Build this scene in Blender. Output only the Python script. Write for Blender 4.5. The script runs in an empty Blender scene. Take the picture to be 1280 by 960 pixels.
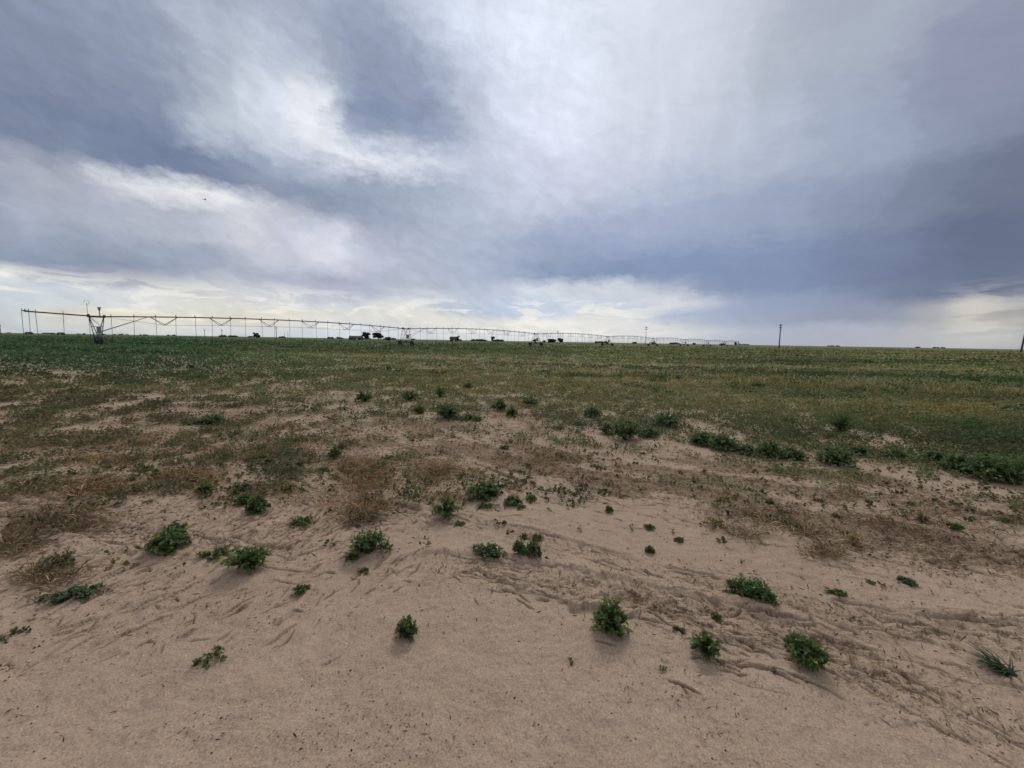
import bpy, math, random
import numpy as np
from mathutils import Vector, Matrix

random.seed(7)
RNG = np.random.default_rng(7)
scene = bpy.context.scene
COL = scene.collection
TAU = math.tau

# ------------------------------------------------------------------ camera
EYE, F = 1.6, 520.0                       # eye height in metres, focal length in photo pixels (photo is 1280 wide)
PITCH, ROLL = math.atan(53.8 / F), math.radians(0.93)
fwd = np.array([0, math.cos(PITCH), -math.sin(PITCH)])
r0 = np.array([1.0, 0, 0]); u0 = np.array([0, math.sin(PITCH), math.cos(PITCH)])
rgt = r0 * math.cos(ROLL) + u0 * math.sin(ROLL)
upv = -r0 * math.sin(ROLL) + u0 * math.cos(ROLL)

cd = bpy.data.cameras.new('camera'); cam = bpy.data.objects.new('camera', cd); COL.objects.link(cam)
cam.matrix_world = Matrix(((rgt[0], upv[0], -fwd[0], 0), (rgt[1], upv[1], -fwd[1], 0), (rgt[2], upv[2], -fwd[2], EYE), (0, 0, 0, 1)))
cd.sensor_fit = 'HORIZONTAL'; cd.sensor_width = 36; cd.lens = 36 * F / 1280
cd.clip_start = 0.05; cd.clip_end = 30000
scene.camera = cam

def ray(px, py):
    px = np.asarray(px, float); py = np.asarray(py, float)
    return fwd + ((px - 640) / F)[..., None] * rgt + ((480 - py) / F)[..., None] * upv

def ground_at(px, py):
    v = ray(px, py); t = -EYE / np.minimum(v[..., 2], -1e-5)
    return v[..., :2] * t[..., None]

def project(x, y, z=0.0):
    x = np.asarray(x, float); y = np.asarray(y, float); z = np.asarray(z, float) - EYE
    d = x * fwd[0] + y * fwd[1] + z * fwd[2]
    dd = np.maximum(d, 0.05)
    return (640 + F * (x * rgt[0] + y * rgt[1] + z * rgt[2]) / dd,
            480 - F * (x * upv[0] + y * upv[1] + z * upv[2]) / dd)

def horizon(px): return 415.8 + 20.8 * np.asarray(px, float) / 1280

# ------------------------------------------------------------------ noise
_PR = np.random.default_rng(5)
_PERM = _PR.permutation(4096).astype(np.int32); _PERM = np.concatenate([_PERM, _PERM])
_ANG = _PR.uniform(0, TAU, 4096); _GX = np.cos(_ANG).astype(np.float32); _GY = np.sin(_ANG).astype(np.float32)
def perlin(x, y, seed=0):
    x = np.asarray(x, float) + seed * 37.13; y = np.asarray(y, float) + seed * 11.71
    xi = np.floor(x); yi = np.floor(y)
    xf = (x - xi).astype(np.float32); yf = (y - yi).astype(np.float32)
    xi = xi.astype(np.int32) & 4095; yi = yi.astype(np.int32) & 4095
    x2 = (xi + 1) & 4095; y2 = (yi + 1) & 4095
    pa = _PERM[xi]; pb = _PERM[x2]
    def g(p, yy, dx, dy):
        h = _PERM[p + yy]; return _GX[h] * dx + _GY[h] * dy
    u = xf * xf * xf * (xf * (xf * 6 - 15) + 10); v = yf * yf * yf * (yf * (yf * 6 - 15) + 10)
    a = g(pa, yi, xf, yf); b = g(pb, yi, xf - 1, yf); c = g(pa, y2, xf, yf - 1); d = g(pb, y2, xf - 1, yf - 1)
    return ((a + (b - a) * u) * (1 - v) + (c + (d - c) * u) * v).astype(float)

def fbm(x, y, seed=0, octv=3):
    s = 0; a = 1.0; f = 1.0
    for o in range(octv):
        s = s + a * perlin(x * f, y * f, seed + o * 17); a *= .5; f *= 2.03
    return s

def sstep(a, b, x):
    t = np.clip((np.asarray(x, float) - a) / (b - a), 0, 1); return t * t * (3 - 2 * t)

# ------------------------------------------------------------------ zones of the field (photo outlines laid down on the ground)
EDGE_X = [-900, 0, 40, 100, 170, 260, 330, 420, 480, 560, 640, 700, 760, 860, 950, 1040, 1120, 1200, 1280, 1500, 2400]
EDGE_Y = [452, 457, 462, 470, 470, 480, 487, 500, 512, 528, 526, 540, 553, 560, 568, 578, 576, 592, 603, 626, 700]
def edge_y(px): return np.interp(px, EDGE_X, EDGE_Y)

def poly_ground(pts):
    return ground_at(np.array([p[0] for p in pts], float), np.array([p[1] for p in pts], float))

def dist_poly(x, y, P):
    """distance to a polyline, signed side and length along it"""
    best = np.full(np.shape(x), 1e9); side = np.zeros_like(best); along = np.zeros_like(best); s0 = 0
    for (ax, ay), (bx, by) in zip(P[:-1], P[1:]):
        L = math.hypot(bx - ax, by - ay); ux, uy = (bx - ax) / L, (by - ay) / L
        t = np.clip((x - ax) * ux + (y - ay) * uy, 0, L)
        dx = x - ax - t * ux; dy = y - ay - t * uy
        d = np.hypot(dx, dy); m = d < best
        best = np.where(m, d, best); side = np.where(m, np.sign(ux * dy - uy * dx) * d, side); along = np.where(m, s0 + t, along)
        s0 += L
    return best, side, along

TRACKS = [  # polyline, width, depth, lug strength, litter
    (poly_ground([(455, 630), (575, 652), (625, 665), (690, 680), (740, 694), (800, 713), (860, 725), (960, 743), (1040, 760), (1120, 775), (1250, 790), (1400, 800)]), .10, .026, .6, .5),
    (poly_ground([(540, 705), (620, 713), (680, 722), (760, 738), (850, 757), (900, 770), (960, 783), (1020, 803), (1090, 838), (1180, 890)]), .13, .022, 1.4, .5),
    (poly_ground([(480, 520), (570, 556), (680, 590), (800, 613), (900, 628), (1000, 648), (1100, 668), (1200, 686), (1280, 702), (1400, 722)]), .24, .022, .8, 1.45),
    (poly_ground([(560, 532), (640, 552), (700, 572), (830, 592), (960, 611), (1040, 622), (1160, 634), (1280, 648), (1400, 665)]), .20, .018, .6, 1.15),
    (poly_ground([(800, 562), (900, 584), (1000, 592), (1100, 602), (1180, 618), (1280, 634), (1400, 650)]), .2, .012, .6, 1.3),
    (poly_ground([(-200, 590), (0, 632), (90, 652), (190, 676), (270, 680), (330, 690)]), .10, .02, .3, .1),
    (poly_ground([(300, 498), (450, 545), (560, 575), (640, 610)]), .18, .018, .5, .8),
    (poly_ground([(250, 560), (400, 615), (510, 640)]), .1, .016, .4, .3),
]
CUT = poly_ground([(560, 708), (600, 716), (660, 742), (760, 765), (850, 776), (900, 790), (935, 805), (990, 800), (1040, 825), (1090, 860)])

def zone_masks(x, y):
    """litter and roughness of the soil at ground points, 0..1"""
    px, py = project(x, y)
    px = np.clip(px, -2000, 3300); py = np.clip(py, 400, 2600)
    left = sstep(580, 330, px) * (.72 * sstep(705, 600, py) + .28 * sstep(780, 640, py))
    mid = sstep(800, 600, px) * sstep(640, 560, py)
    litter = np.maximum(.74 * left, .68 * mid)
    litter = np.maximum(litter, .5 * sstep(610, 570, py) * sstep(700, 1100, px) * .6)
    near = np.hypot(x, y) < 40
    for P, w, dep, lug, lit in TRACKS:
        d, sd, al = dist_poly(x, y, P)
        wob = 1 + .5 * perlin(al * 1.7, sd * 2, 91)
        litter = np.maximum(litter, lit * np.exp(-(d / (w * 1.7 * wob)) ** 2))
    n = fbm(x * 1.1 + 3, y * 1.1, 31, 3)
    litter = np.clip(litter * (.80 + 1.1 * n), 0, 1)
    crust = np.zeros_like(n)
    for cx, cy, sx, sy, k in ((340, 668, 110, 30, 1.0), (60, 690, 150, 50, .95), (170, 760, 180, 48, .85), (60, 825, 150, 40, .7), (300, 820, 90, 30, .45), (460, 642, 90, 30, .8), (430, 705, 70, 22, .6),
                              (950, 800, 120, 36, 1.0), (850, 762, 120, 20, .9), (1120, 690, 170, 26, .85), (700, 622, 110, 20, .7), (1180, 780, 130, 22, .6), (640, 730, 80, 16, .6), (1260, 830, 90, 40, .45)):
        crust = np.maximum(crust, k * np.exp(-((px - cx) / sx) ** 2 - ((py - cy) / sy) ** 2))
    rough = np.clip(.15 + .45 * litter + crust * (.85 + .7 * fbm(x * 1.2, y * 1.2, 44, 2)), 0, 1)
    return litter, rough, px, py

def height(x, y, fine=True, zm=None, groove=None):
    """ground level; groove, if given, collects how deep the cracks are (their shade is painted in along with litter)"""
    x = np.asarray(x, float); y = np.asarray(y, float)
    r = np.hypot(x, y)
    fade = sstep(26, 7, r)
    h = .03 * fbm(x * .3, y * .3, 3, 2) * sstep(40, 10, r)
    if not fine: return h
    litter, rough, px, py = zm or zone_masks(x, y)
    # crust ledges and wind ripples, running across the tracks on the left and along them on the right
    wl = sstep(.6, -1.2, x)
    wx = x + .12 * fbm(x * 1.3, y * 1.3, 61, 2); wy = y + .12 * fbm(x * 1.3 + 9, y * 1.3, 62, 2)
    al = wx * .38 + wy * .92; cl = wx * .92 - wy * .38
    ar = wx * .89 - wy * .45; cr = wx * .45 + wy * .89
    def ledge(a, c, seed):
        t = fbm(a * 1.4, c * 6.0, seed, 4) * 6.0
        fr = t - np.floor(t)
        return np.floor(t) + sstep(.38, .58, fr), np.exp(-((fr - .40) / .15) ** 2)
    L1, t1 = ledge(al, cl, 71); L2, t2 = ledge(ar, cr, 75)
    led = L1 * wl + L2 * (1 - wl)
    patch = 0 * sstep(-.28, .16, fbm(x * 1.1 + 20, y * 1.1, 66, 3)); gm = (t1 * wl + t2 * (1 - wl)) * (.10 + .90 * patch) * np.clip(1.3 * rough - .22, .04, 1)
    h = h - fade * .022 * gm
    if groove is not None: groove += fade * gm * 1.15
    h = h + fade * .004 * led * np.clip(1.25 * rough - .22, .02, 1)
    h = h + fade * .022 * (.35 + .65 * rough) * fbm(x * 3.2, y * 3.2, 83, 3)
    h = h + fade * .0095 * fbm(x * 13, y * 13, 84, 3)
    # cloddy, broken surface where litter lies
    cl2 = np.abs(fbm(x * 7, y * 7, 87, 3)); h = h + fade * .040 * litter * (cl2 - .25)
    for k, (P, w, dep, lug, lit) in enumerate(TRACKS):
        d, sd, s = dist_poly(x, y, P)
        near = sstep(5 * w, 3 * w, d)
        wear = np.clip(.55 + .9 * fbm(s * .9, sd * 1.5, 95 + k, 2), 0, 1.2)
        sd2 = sd + .03 * perlin(s * 4, sd * 4, 97 + k)
        prof = -np.exp(-(sd2 / w) ** 4) + .75 * np.exp(-((np.abs(sd2) - 1.45 * w) / (.42 * w)) ** 2)
        bars = np.sin(TAU * (s / .115 + np.abs(sd2) * 4.5 + .25 * perlin(s * 2, sd * 3, 99)))
        inn = np.exp(-((np.abs(sd2) - w * .9) / (.95 * w)) ** 4)
        rail = np.exp(-((np.abs(sd2) - 1.05 * w) / .020) ** 2) + .7 * np.exp(-((np.abs(sd2) - .35 * w) / .018) ** 2) * sstep(.0, .4, fbm(s * 1.3, sd * 3, 93 + k, 2))
        h = h - fade * near * wear * .010 * rail
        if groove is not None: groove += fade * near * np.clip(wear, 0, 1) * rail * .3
        h = h + fade * near * wear * .8 * dep * (prof + lug * .5 * inn * sstep(-.1, .6, bars))
    d, sd, s = dist_poly(x, y, CUT)
    sd2 = sd + .09 * fbm(s * 6, sd * 6, 105, 3)
    h = h + fade * .017 * sstep(.10, .0, np.abs(sd2)) * np.sign(sd2) * sstep(.12, .02, np.abs(sd2)) * np.clip(.15 + fbm(s * 2.6, s * .3, 106, 2) * 2.2, 0, 1)
    return h

def hz(x, y): return float(height(np.array([x]), np.array([y]))[0])

# ------------------------------------------------------------------ materials
def new_mat(name):
    m = bpy.data.materials.new(name); m.use_nodes = True
    nt = m.node_tree; b = nt.nodes['Principled BSDF']; return m, nt, b

def flat_mat(name, col, rough=.7, metal=0.0, var=.25, scale=8):
    m, nt, b = new_mat(name)
    tc = nt.nodes.new('ShaderNodeTexCoord'); n = nt.nodes.new('ShaderNodeTexNoise'); n.inputs['Scale'].default_value = scale; n.inputs['Detail'].default_value = 5
    nt.links.new(tc.outputs['Object'], n.inputs['Vector'])
    mx = nt.nodes.new('ShaderNodeMix'); mx.data_type = 'RGBA'
    mx.inputs['A'].default_value = (*[c * (1 - var) for c in col], 1); mx.inputs['B'].default_value = (*[min(1, c * (1 + var)) for c in col], 1)
    nt.links.new(n.outputs['Fac'], mx.inputs['Factor']); nt.links.new(mx.outputs['Result'], b.inputs['Base Color'])
    b.inputs['Roughness'].default_value = rough; b.inputs['Metallic'].default_value = metal
    return m

def leaf_mat(name, transl=.3, rough=.65, spec=.25):
    m, nt, b = new_mat(name)
    at = nt.nodes.new('ShaderNodeAttribute'); at.attribute_name = 'tint'
    nt.links.new(at.outputs['Color'], b.inputs['Base Color'])
    b.inputs['Roughness'].default_value = rough; b.inputs['Specular IOR Level'].default_value = spec
    if transl:
        tr = nt.nodes.new('ShaderNodeBsdfTranslucent'); nt.links.new(at.outputs['Color'], tr.inputs['Color'])
        ms = nt.nodes.new('ShaderNodeMixShader'); ms.inputs[0].default_value = transl
        nt.links.new(b.outputs[0], ms.inputs[1]); nt.links.new(tr.outputs[0], ms.inputs[2])
        nt.links.new(ms.outputs[0], nt.nodes['Material Output'].inputs['Surface'])
    return m

M_LEAF = leaf_mat('leaf', .38); M_DRY = leaf_mat('dry_plant', .12, .85, .1); M_CLOD = leaf_mat('soil_clod', 0, .95, .05)
M_STEEL = flat_mat('weathered_galvanised_steel', (.066, .060, .058), .6, .3, .4, 3)
M_DARK = flat_mat('dark_hose', (.03, .03, .032), .6)
M_TYRE = flat_mat('tyre_rubber', (.022, .022, .022), .85)
M_GREY = flat_mat('grey_panel', (.28, .29, .31), .5)
M_PALE = flat_mat('pale_lens', (.55, .56, .58), .4)
M_WOOD = flat_mat('creosoted_wood', (.075, .06, .05), .9, 0, .35, 2)
M_BARK = flat_mat('bark', (.07, .055, .045), .95)
M_ROOF = flat_mat('dark_roof', (.07, .06, .06), .8)
M_REDWALL = flat_mat('red_barn_wall', (.16, .05, .035), .85)
M_BROWNWALL = flat_mat('brown_wall', (.13, .085, .065), .85)
M_WHITE = flat_mat('white_trim', (.7, .7, .68), .7)
M_FEATHER = flat_mat('dark_feather', (.02, .02, .022), .8)

# ------------------------------------------------------------------ mesh helpers
def quick_mesh(name, verts, faces_flat, nv, mats, tint=None, smooth=False):
    """mesh from numpy arrays; every face has nv corners"""
    me = bpy.data.meshes.new(name)
    verts = np.asarray(verts, np.float32); faces_flat = np.asarray(faces_flat, np.int32).ravel()
    me.vertices.add(len(verts)); me.vertices.foreach_set('co', verts.ravel())
    nf = len(faces_flat) // nv
    me.loops.add(len(faces_flat)); me.loops.foreach_set('vertex_index', faces_flat)
    me.polygons.add(nf); me.polygons.foreach_set('loop_start', np.arange(0, nf * nv, nv, dtype=np.int32))
    if smooth: me.polygons.foreach_set('use_smooth', np.ones(nf, bool))
    me.update(calc_edges=True)
    if tint is not None:
        a = me.attributes.new('tint', 'FLOAT_COLOR', 'POINT')
        c = np.ones((len(verts), 4), np.float32); c[:, :3] = tint; a.data.foreach_set('color', c.ravel())
    me.materials.append(mats); return me

def link(name, me, parent=None, **props):
    o = bpy.data.objects.new(name, me); COL.objects.link(o)
    if parent is not None: o.parent = parent
    for k, v in props.items():
        if v is not None: o[k] = v
    return o

def empty(name, loc, label, category, group=None):
    o = bpy.data.objects.new(name, None); COL.objects.link(o); o.location = loc; o.empty_display_size = .2
    o['label'] = label; o['category'] = category
    if group: o['group'] = group
    return o

class MB:
    """collects tubes and boxes, builds one mesh"""
    def __init__(s): s.v = []; s.f = []
    def tube(s, p0, p1, r0_, r1_=None, n=6, cap=True):
        r1_ = r0_ if r1_ is None else r1_
        p0 = Vector(p0); p1 = Vector(p1); d = (p1 - p0).normalized()
        a = d.orthogonal().normalized(); b = d.cross(a); i = len(s.v)
        for p, r in ((p0, r0_), (p1, r1_)):
            for k in range(n):
                t = TAU * k / n; s.v.append(p + a * (r * math.cos(t)) + b * (r * math.sin(t)))
        for k in range(n):
            k2 = (k + 1) % n; s.f.append((i + k, i + k2, i + n + k2, i + n + k))
        if cap: s.f.append(tuple(i + k for k in range(n))[::-1]); s.f.append(tuple(i + n + k for k in range(n)))
        return s
    def path(s, pts, r, n=6):
        pts = [Vector(p) for p in pts]; i = len(s.v); m = len(pts)
        for q, p in enumerate(pts):
            d = (pts[min(q + 1, m - 1)] - pts[max(q - 1, 0)]).normalized()
            up = Vector((0, 0, 1)) if abs(d.z) < .9 else Vector((1, 0, 0))
            a = d.cross(up).normalized(); b = d.cross(a)
            rr = r[q] if isinstance(r, (list, tuple)) else r
            for k in range(n):
                t = TAU * k / n; s.v.append(p + a * (rr * math.cos(t)) + b * (rr * math.sin(t)))
        for q in range(m - 1):
            for k in range(n):
                k2 = (k + 1) % n; s.f.append((i + q * n + k, i + q * n + k2, i + (q + 1) * n + k2, i + (q + 1) * n + k))
        s.f.append(tuple(i + k for k in range(n))[::-1]); s.f.append(tuple(i + (m - 1) * n + k for k in range(n)))
        return s
    def box(s, c, half, ax=None, ay=None):
        c = Vector(c); ax = Vector(ax or (1, 0, 0)).normalized(); ay = Vector(ay or (0, 1, 0)).normalized(); az = ax.cross(ay)
        i = len(s.v)
        for sz in (-1, 1):
            for sy in (-1, 1):
                for sx in (-1, 1): s.v.append(c + ax * (sx * half[0]) + ay * (sy * half[1]) + az * (sz * half[2]))
        for q in ((0, 2, 3, 1), (4, 5, 7, 6), (0, 1, 5, 4), (2, 6, 7, 3), (0, 4, 6, 2), (1, 3, 7, 5)): s.f.append(tuple(i + k for k in q))
        return s
    def ring(s, c, axis, R, prof, n=24):
        """lathe of (radius, offset) pairs round an axis"""
        c = Vector(c); axis = Vector(axis).normalized(); a = axis.orthogonal().normalized(); b = axis.cross(a); i = len(s.v); m = len(prof)
        for k in range(n):
            t = TAU * k / n; e = a * math.cos(t) + b * math.sin(t)
            for (rr, of) in prof: s.v.append(c + e * (R * rr) + axis * of)
        for k in range(n):
            k2 = (k + 1) % n
            for q in range(m):
                q2 = (q + 1) % m; s.f.append((i + k * m + q, i + k2 * m + q, i + k2 * m + q2, i + k * m + q2))
        return s
    def poly(s, pts, faces):
        i = len(s.v); s.v += [Vector(p) for p in pts]; s.f += [tuple(i + k for k in f) for f in faces]; return s
    def build(s, name, mat, parent=None, origin=(0, 0, 0), smooth=False, **props):
        me = bpy.data.meshes.new(name); o3 = Vector(origin)
        me.from_pydata([v - o3 for v in s.v], [], s.f); me.materials.append(mat)
        if smooth: me.polygons.foreach_set('use_smooth', np.ones(len(me.polygons), bool))
        me.update(); return link(name, me, parent, **props)

# ------------------------------------------------------------------ the soil: one sheet from under the camera to the horizon
def strokes():
    """crust edges, cracks and tyre scuffs: short wandering lines on the soil (points, depth, half width, step, painted shade and litter)"""
    rng = np.random.default_rng(88); S = []
    def line(p, ang, L, depth, hw, step, lit, wander=.16):
        n = max(3, int(L / .035)); pts = [np.array(p, float)]; a = ang
        for k in range(n):
            a += rng.normal(0, wander); a += (ang - a) * .35
            pts.append(pts[-1] + (L / n) * np.array([math.cos(a), math.sin(a)]))
        S.append((np.array(pts), depth, hw, step, lit))
    LEFT, RIGHT = math.atan2(.92, .38), math.atan2(-.45, .89)
    for cx, cy, sx, sy, n, di in ((340, 668, 85, 24, 85, LEFT), (60, 680, 120, 40, 110, LEFT), (150, 735, 150, 44, 52, LEFT), (60, 805, 120, 36, 20, LEFT), (280, 790, 100, 34, 9, LEFT), (460, 640, 90, 30, 50, LEFT),
                                  (440, 712, 70, 22, 26, LEFT), (120, 640, 130, 26, 90, LEFT), (300, 610, 130, 30, 40, LEFT), (420, 600, 60, 40, 45, RIGHT), (960, 800, 110, 30, 50, RIGHT), (850, 762, 100, 18, 30, RIGHT), (1120, 690, 140, 26, 60, RIGHT), (700, 618, 100, 22, 50, RIGHT),
                                  (1150, 775, 110, 16, 40, RIGHT), (640, 735, 70, 14, 16, RIGHT), (960, 640, 140, 22, 70, RIGHT), (1200, 640, 90, 30, 50, RIGHT), (800, 600, 140, 24, 60, RIGHT), (560, 560, 150, 26, 70, RIGHT), (1180, 820, 120, 40, 14, RIGHT)):
        for k in range(int(n * 2.1)):
            px = rng.normal(cx, sx * .7); py = rng.normal(cy, sy * .7)
            if py < 520: continue
            p = ground_at(np.array([px]), np.array([py]))[0]; r = math.hypot(*p)
            cross = rng.random() < .13
            line(p, di + rng.normal(0, .3) + (rng.choice([-1, 1]) * 1.2 if cross else 0), rng.uniform(.04, .2) * (1 if rng.random() < .85 else 1.7) * (.6 if cross else 1), rng.uniform(.005, .016), rng.uniform(.0035, .0065) * max(1, r / 3.0), rng.choice([-1, 1, 1]) * rng.uniform(.002, .009), rng.uniform(.55, 1.1))
    for q, (P, w, dep, lug, lit) in enumerate(TRACKS):
        seg = np.hypot(*np.diff(P, axis=0).T); cum = np.concatenate([[0], np.cumsum(seg)]); T = cum[-1]
        def at(sv):
            k = min(len(seg) - 1, max(0, int(np.searchsorted(cum, sv) - 1))); u = (P[k + 1] - P[k]) / seg[k]
            return P[k] + u * (sv - cum[k]), u
        for off in (-1.05, -.95, -.35, .1, .4, 1.0, 1.12, 1.9, -1.8):
            sv = rng.uniform(0, .3)
            while sv < T:
                L = rng.uniform(.12, .7) * (1 if abs(off) > .9 else .6); p, u = at(sv); r = math.hypot(*p)
                if rng.random() < (.72 if abs(abs(off) - 1) < .15 else .38):
                    nn = np.array([-u[1], u[0]]); line(p + nn * off * w * rng.uniform(.9, 1.1), math.atan2(u[1], u[0]) + rng.normal(0, .05), L, rng.uniform(.008, .019), rng.uniform(.0045, .008) * max(1, r / 3.0), rng.uniform(-.006, .008), rng.uniform(.3, .95), .10)
                sv += L * rng.uniform(.8, 1.6)
        if lug > .55:
            sv = 0
            while sv < T:
                p, u = at(sv); nn = np.array([-u[1], u[0]]); r = math.hypot(*p)
                if perlin(np.array([sv * .8]), np.array([q * 3.3]), 12)[0] > -.05:
                    for sg in (-1, 1):
                        if rng.random() < .7: line(p + nn * sg * w * .95, math.atan2(u[1], u[0]) + sg * -.95 + rng.normal(0, .12), w * rng.uniform(.7, 1.1), rng.uniform(.004, .010), .009 * max(1, r / 3.2), rng.uniform(-.004, .006), rng.uniform(.2, .6), .08)
                sv += .105
    return S

def carve(Z, Shade, R, AZ):
    for pts, depth, hw, step, lit in strokes():
        rr = np.hypot(pts[:, 0], pts[:, 1]); aa = np.arctan2(pts[:, 0], pts[:, 1]); m = max(.06, hw * 3)
        i0, i1 = np.searchsorted(R, [rr.min() - m, rr.max() + m]); j0, j1 = np.searchsorted(AZ, [aa.min() - m / rr.min(), aa.max() + m / rr.min()])
        if i1 - i0 < 2 or j1 - j0 < 2: continue
        rg, ag = np.meshgrid(R[i0:i1], AZ[j0:j1], indexing='ij')
        d, sd, al = dist_poly(rg * np.sin(ag), rg * np.cos(ag), pts)
        T = np.hypot(*np.diff(pts, axis=0).T).sum(); tap = np.sqrt(np.clip(np.minimum(al, T - al) / (.3 * T), .02, 1))
        g = np.exp(-(d / (hw * (.5 + .5 * tap))) ** 2) * tap
        Z[i0:i1, j0:j1] += -depth * g + step * tap * (sd > 0) * np.exp(-(d / .035) ** 2)
        Shade[i0:i1, j0:j1] = np.maximum(Shade[i0:i1, j0:j1], lit * g)  # dark line along the stroke: crack shade as colour, with some litter

def build_ground():
    fine = np.radians(np.linspace(-60, 60, 1200))
    rest = np.radians(np.linspace(60, 300, 62)[1:-1])
    az = np.concatenate([fine, rest])
    dep = np.radians(np.linspace(56, 6.2, 700)); r_near = EYE / np.tan(dep)
    r_far = np.exp(np.linspace(math.log(r_near[-1]), math.log(12000), 130))[1:]
    r = np.concatenate([[.12, .4, .7], r_near, r_far])
    R, A = np.meshgrid(r, az, indexing='ij'); X = R * np.sin(A); Y = R * np.cos(A)
    x = X.ravel(); y = Y.ravel()
    zm = zone_masks(x, y); mound = np.zeros_like(x); gm_ = np.zeros_like(x)
    for mx, my, mr in MOUNDS:
        k = np.nonzero((np.abs(x - mx) < 3 * mr) & (np.abs(y - my) < 3 * mr))[0]
        q = np.hypot(x[k] - mx, y[k] - my) / mr; mound[k] += .13 * mr * np.exp(-(q / .95) ** 2) * (1 + .5 * perlin(x[k] * 12, y[k] * 12, 9)); gm_[k] += .55 * np.exp(-(q / .8) ** 2)
    gv = np.zeros_like(x); z = height(x, y, zm=zm, groove=gv)
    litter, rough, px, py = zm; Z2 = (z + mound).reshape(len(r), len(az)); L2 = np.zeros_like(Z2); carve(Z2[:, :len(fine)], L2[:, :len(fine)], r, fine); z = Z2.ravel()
    litter = np.clip(litter + .5 * gv + .7 * gm_, 0, 1.1); groove_shade = L2.ravel()  # groove shade goes into the soil colour as extra litter
    nr, na = len(r), len(az)
    i = np.arange(nr - 1)[:, None] * na; j = np.arange(na)[None, :]; j2 = (j + 1) % na
    fa = np.stack([i + j, i + j2, i + na + j2, i + na + j], -1)[..., ::-1].reshape(-1)
    V = np.stack([x, y, z], 1)
    V = np.vstack([V, [[0, 0, z[:na].mean()]]])
    m = new_ground_mat()
    me = quick_mesh('field_soil', V, fa, 4, m, smooth=True)
    cov = coverage(x, y, px, py)
    far = sstep(14, 60, np.hypot(x, y))
    for nm, val in (('litter', litter), ('crack_shade', groove_shade), ('cover', np.clip(cov * (.30 + .70 * far), 0, 1))):
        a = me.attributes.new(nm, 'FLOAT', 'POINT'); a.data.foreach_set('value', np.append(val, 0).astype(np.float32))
    tint = np.ones((len(V), 4), np.float32); tint[:-1, :3] = zone_colour(x, y, px, py, 0)
    a = me.attributes.new('plant_tint', 'FLOAT_COLOR', 'POINT'); a.data.foreach_set('color', tint.ravel())
    return link('ground', me, kind='structure')

def coverage(x, y, px, py):
    b = edge_y(px) - py                                  # > 0 beyond the crop's edge
    r = np.hypot(x, y)
    n = fbm(x * .75, y * .8, 121, 4)
    nl_ = fbm(x * 1.3 + 5, y * 1.15, 123, 4)
    c = sstep(-34, 72, b + 66 * n)
    c *= 1 - .35 * sstep(60, 10, b) * sstep(-.05, .35, fbm(x * 1.4, y * 1.4, 125, 2))
    # thin brown growth on the left, this side of the edge
    lz = sstep(640, 300, px) * sstep(660, 540, py) * .66 * sstep(-.22, .34, nl_)
    c = np.maximum(c, lz)
    # the narrow bare strip along the crop's corner on the far left
    strip = np.exp(-((py - np.interp(px, [-400, 0, 60, 110], [436, 457, 464, 471])) / 2.6) ** 2) * sstep(140, 100, px)
    return np.clip(c * (1 - .9 * strip), 0, 1)

def zone_colour(x, y, px, py, jitter=1, rng=None):
    """plant colour (albedo) by place in the field"""
    dark = np.array([.070, .138, .052]); olive = np.array([.225, .222, .098]); yel = np.array([.29, .25, .085]); brown = np.array([.18, .145, .08])
    up = py - horizon(px)                                # px below the horizon: small is far
    L = sstep(560, 180, px + .6 * (up - 20)) * sstep(75, 40, up)
    far = sstep(26, 12, up) * sstep(900, 500, px)
    g = np.maximum(L, .75 * far)[:, None]
    n = fbm(x * .12, y * .35, 131, 3); n2 = fbm(x * .9, y * .9, 133, 2)
    c = olive * (1 - g) + dark * g
    rows = .5 + 1.4 * fbm(x * .025 + 7, y * .16 + .02 * x, 137, 3)                   # bands along the rows
    c = c + (np.array([.135, .190, .072]) - c) * (np.clip(.7 * (1 - rows), 0, .8) * (1 - g[:, 0]))[:, None]
    rows2 = fbm(x * .09, y * .55 + .05 * x, 141, 3); c = c * np.clip(.66 + .7 * rows + .7 * rows2 * sstep(60, 20, up), .5, 1.6)[:, None]
    yb = np.exp(-((py - np.interp(px, [400, 560, 800, 1000, 1280], [468, 483, 492, 498, 512])) / 15) ** 2) * sstep(430, 600, px)
    yb = np.clip(yb * (.25 + 1.1 * n2 + .8 * n), 0, .75)
    c = c + (yel - c) * yb[:, None]
    straw = np.exp(-((py - np.interp(px, [400, 700, 850, 1000, 1280], [452, 466, 473, 481, 497])) / 3.0) ** 2) * sstep(560, 760, px)
    st2 = np.exp(-((py - np.interp(px, [500, 960], [443, 447])) / 1.3) ** 2) * sstep(480, 600, px) * sstep(1000, 900, px)
    st3 = np.exp(-((py - np.interp(px, [850, 1280], [455, 460])) / 1.6) ** 2) * sstep(900, 980, px)
    st = np.clip((straw + .7 * st2 + .7 * st3) * (.5 + 1.3 * fbm(x * .5, y * .5, 139, 2)), 0, .9)
    c = c + (np.array([.39, .345, .15]) - c) * (st * sstep(-.3, .15, n2))[:, None]
    br = sstep(-5, 50, py - edge_y(px)) * sstep(620, 350, px)
    c = c + (brown - c) * (br * .62)[:, None]
    if jitter:
        k = rng.uniform(.75, 1.3, len(x))[:, None]; c = c * k
        c[:, 0] *= rng.uniform(.85, 1.25, len(x)); 
        dry = rng.random(len(x)) < (.03 + .10 * (1 - g[:, 0]))
        c[dry] = np.array([.22, .195, .085]) * rng.uniform(.6, 1.2, dry.sum())[:, None]
    return np.clip(c, .004, .8)

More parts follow.
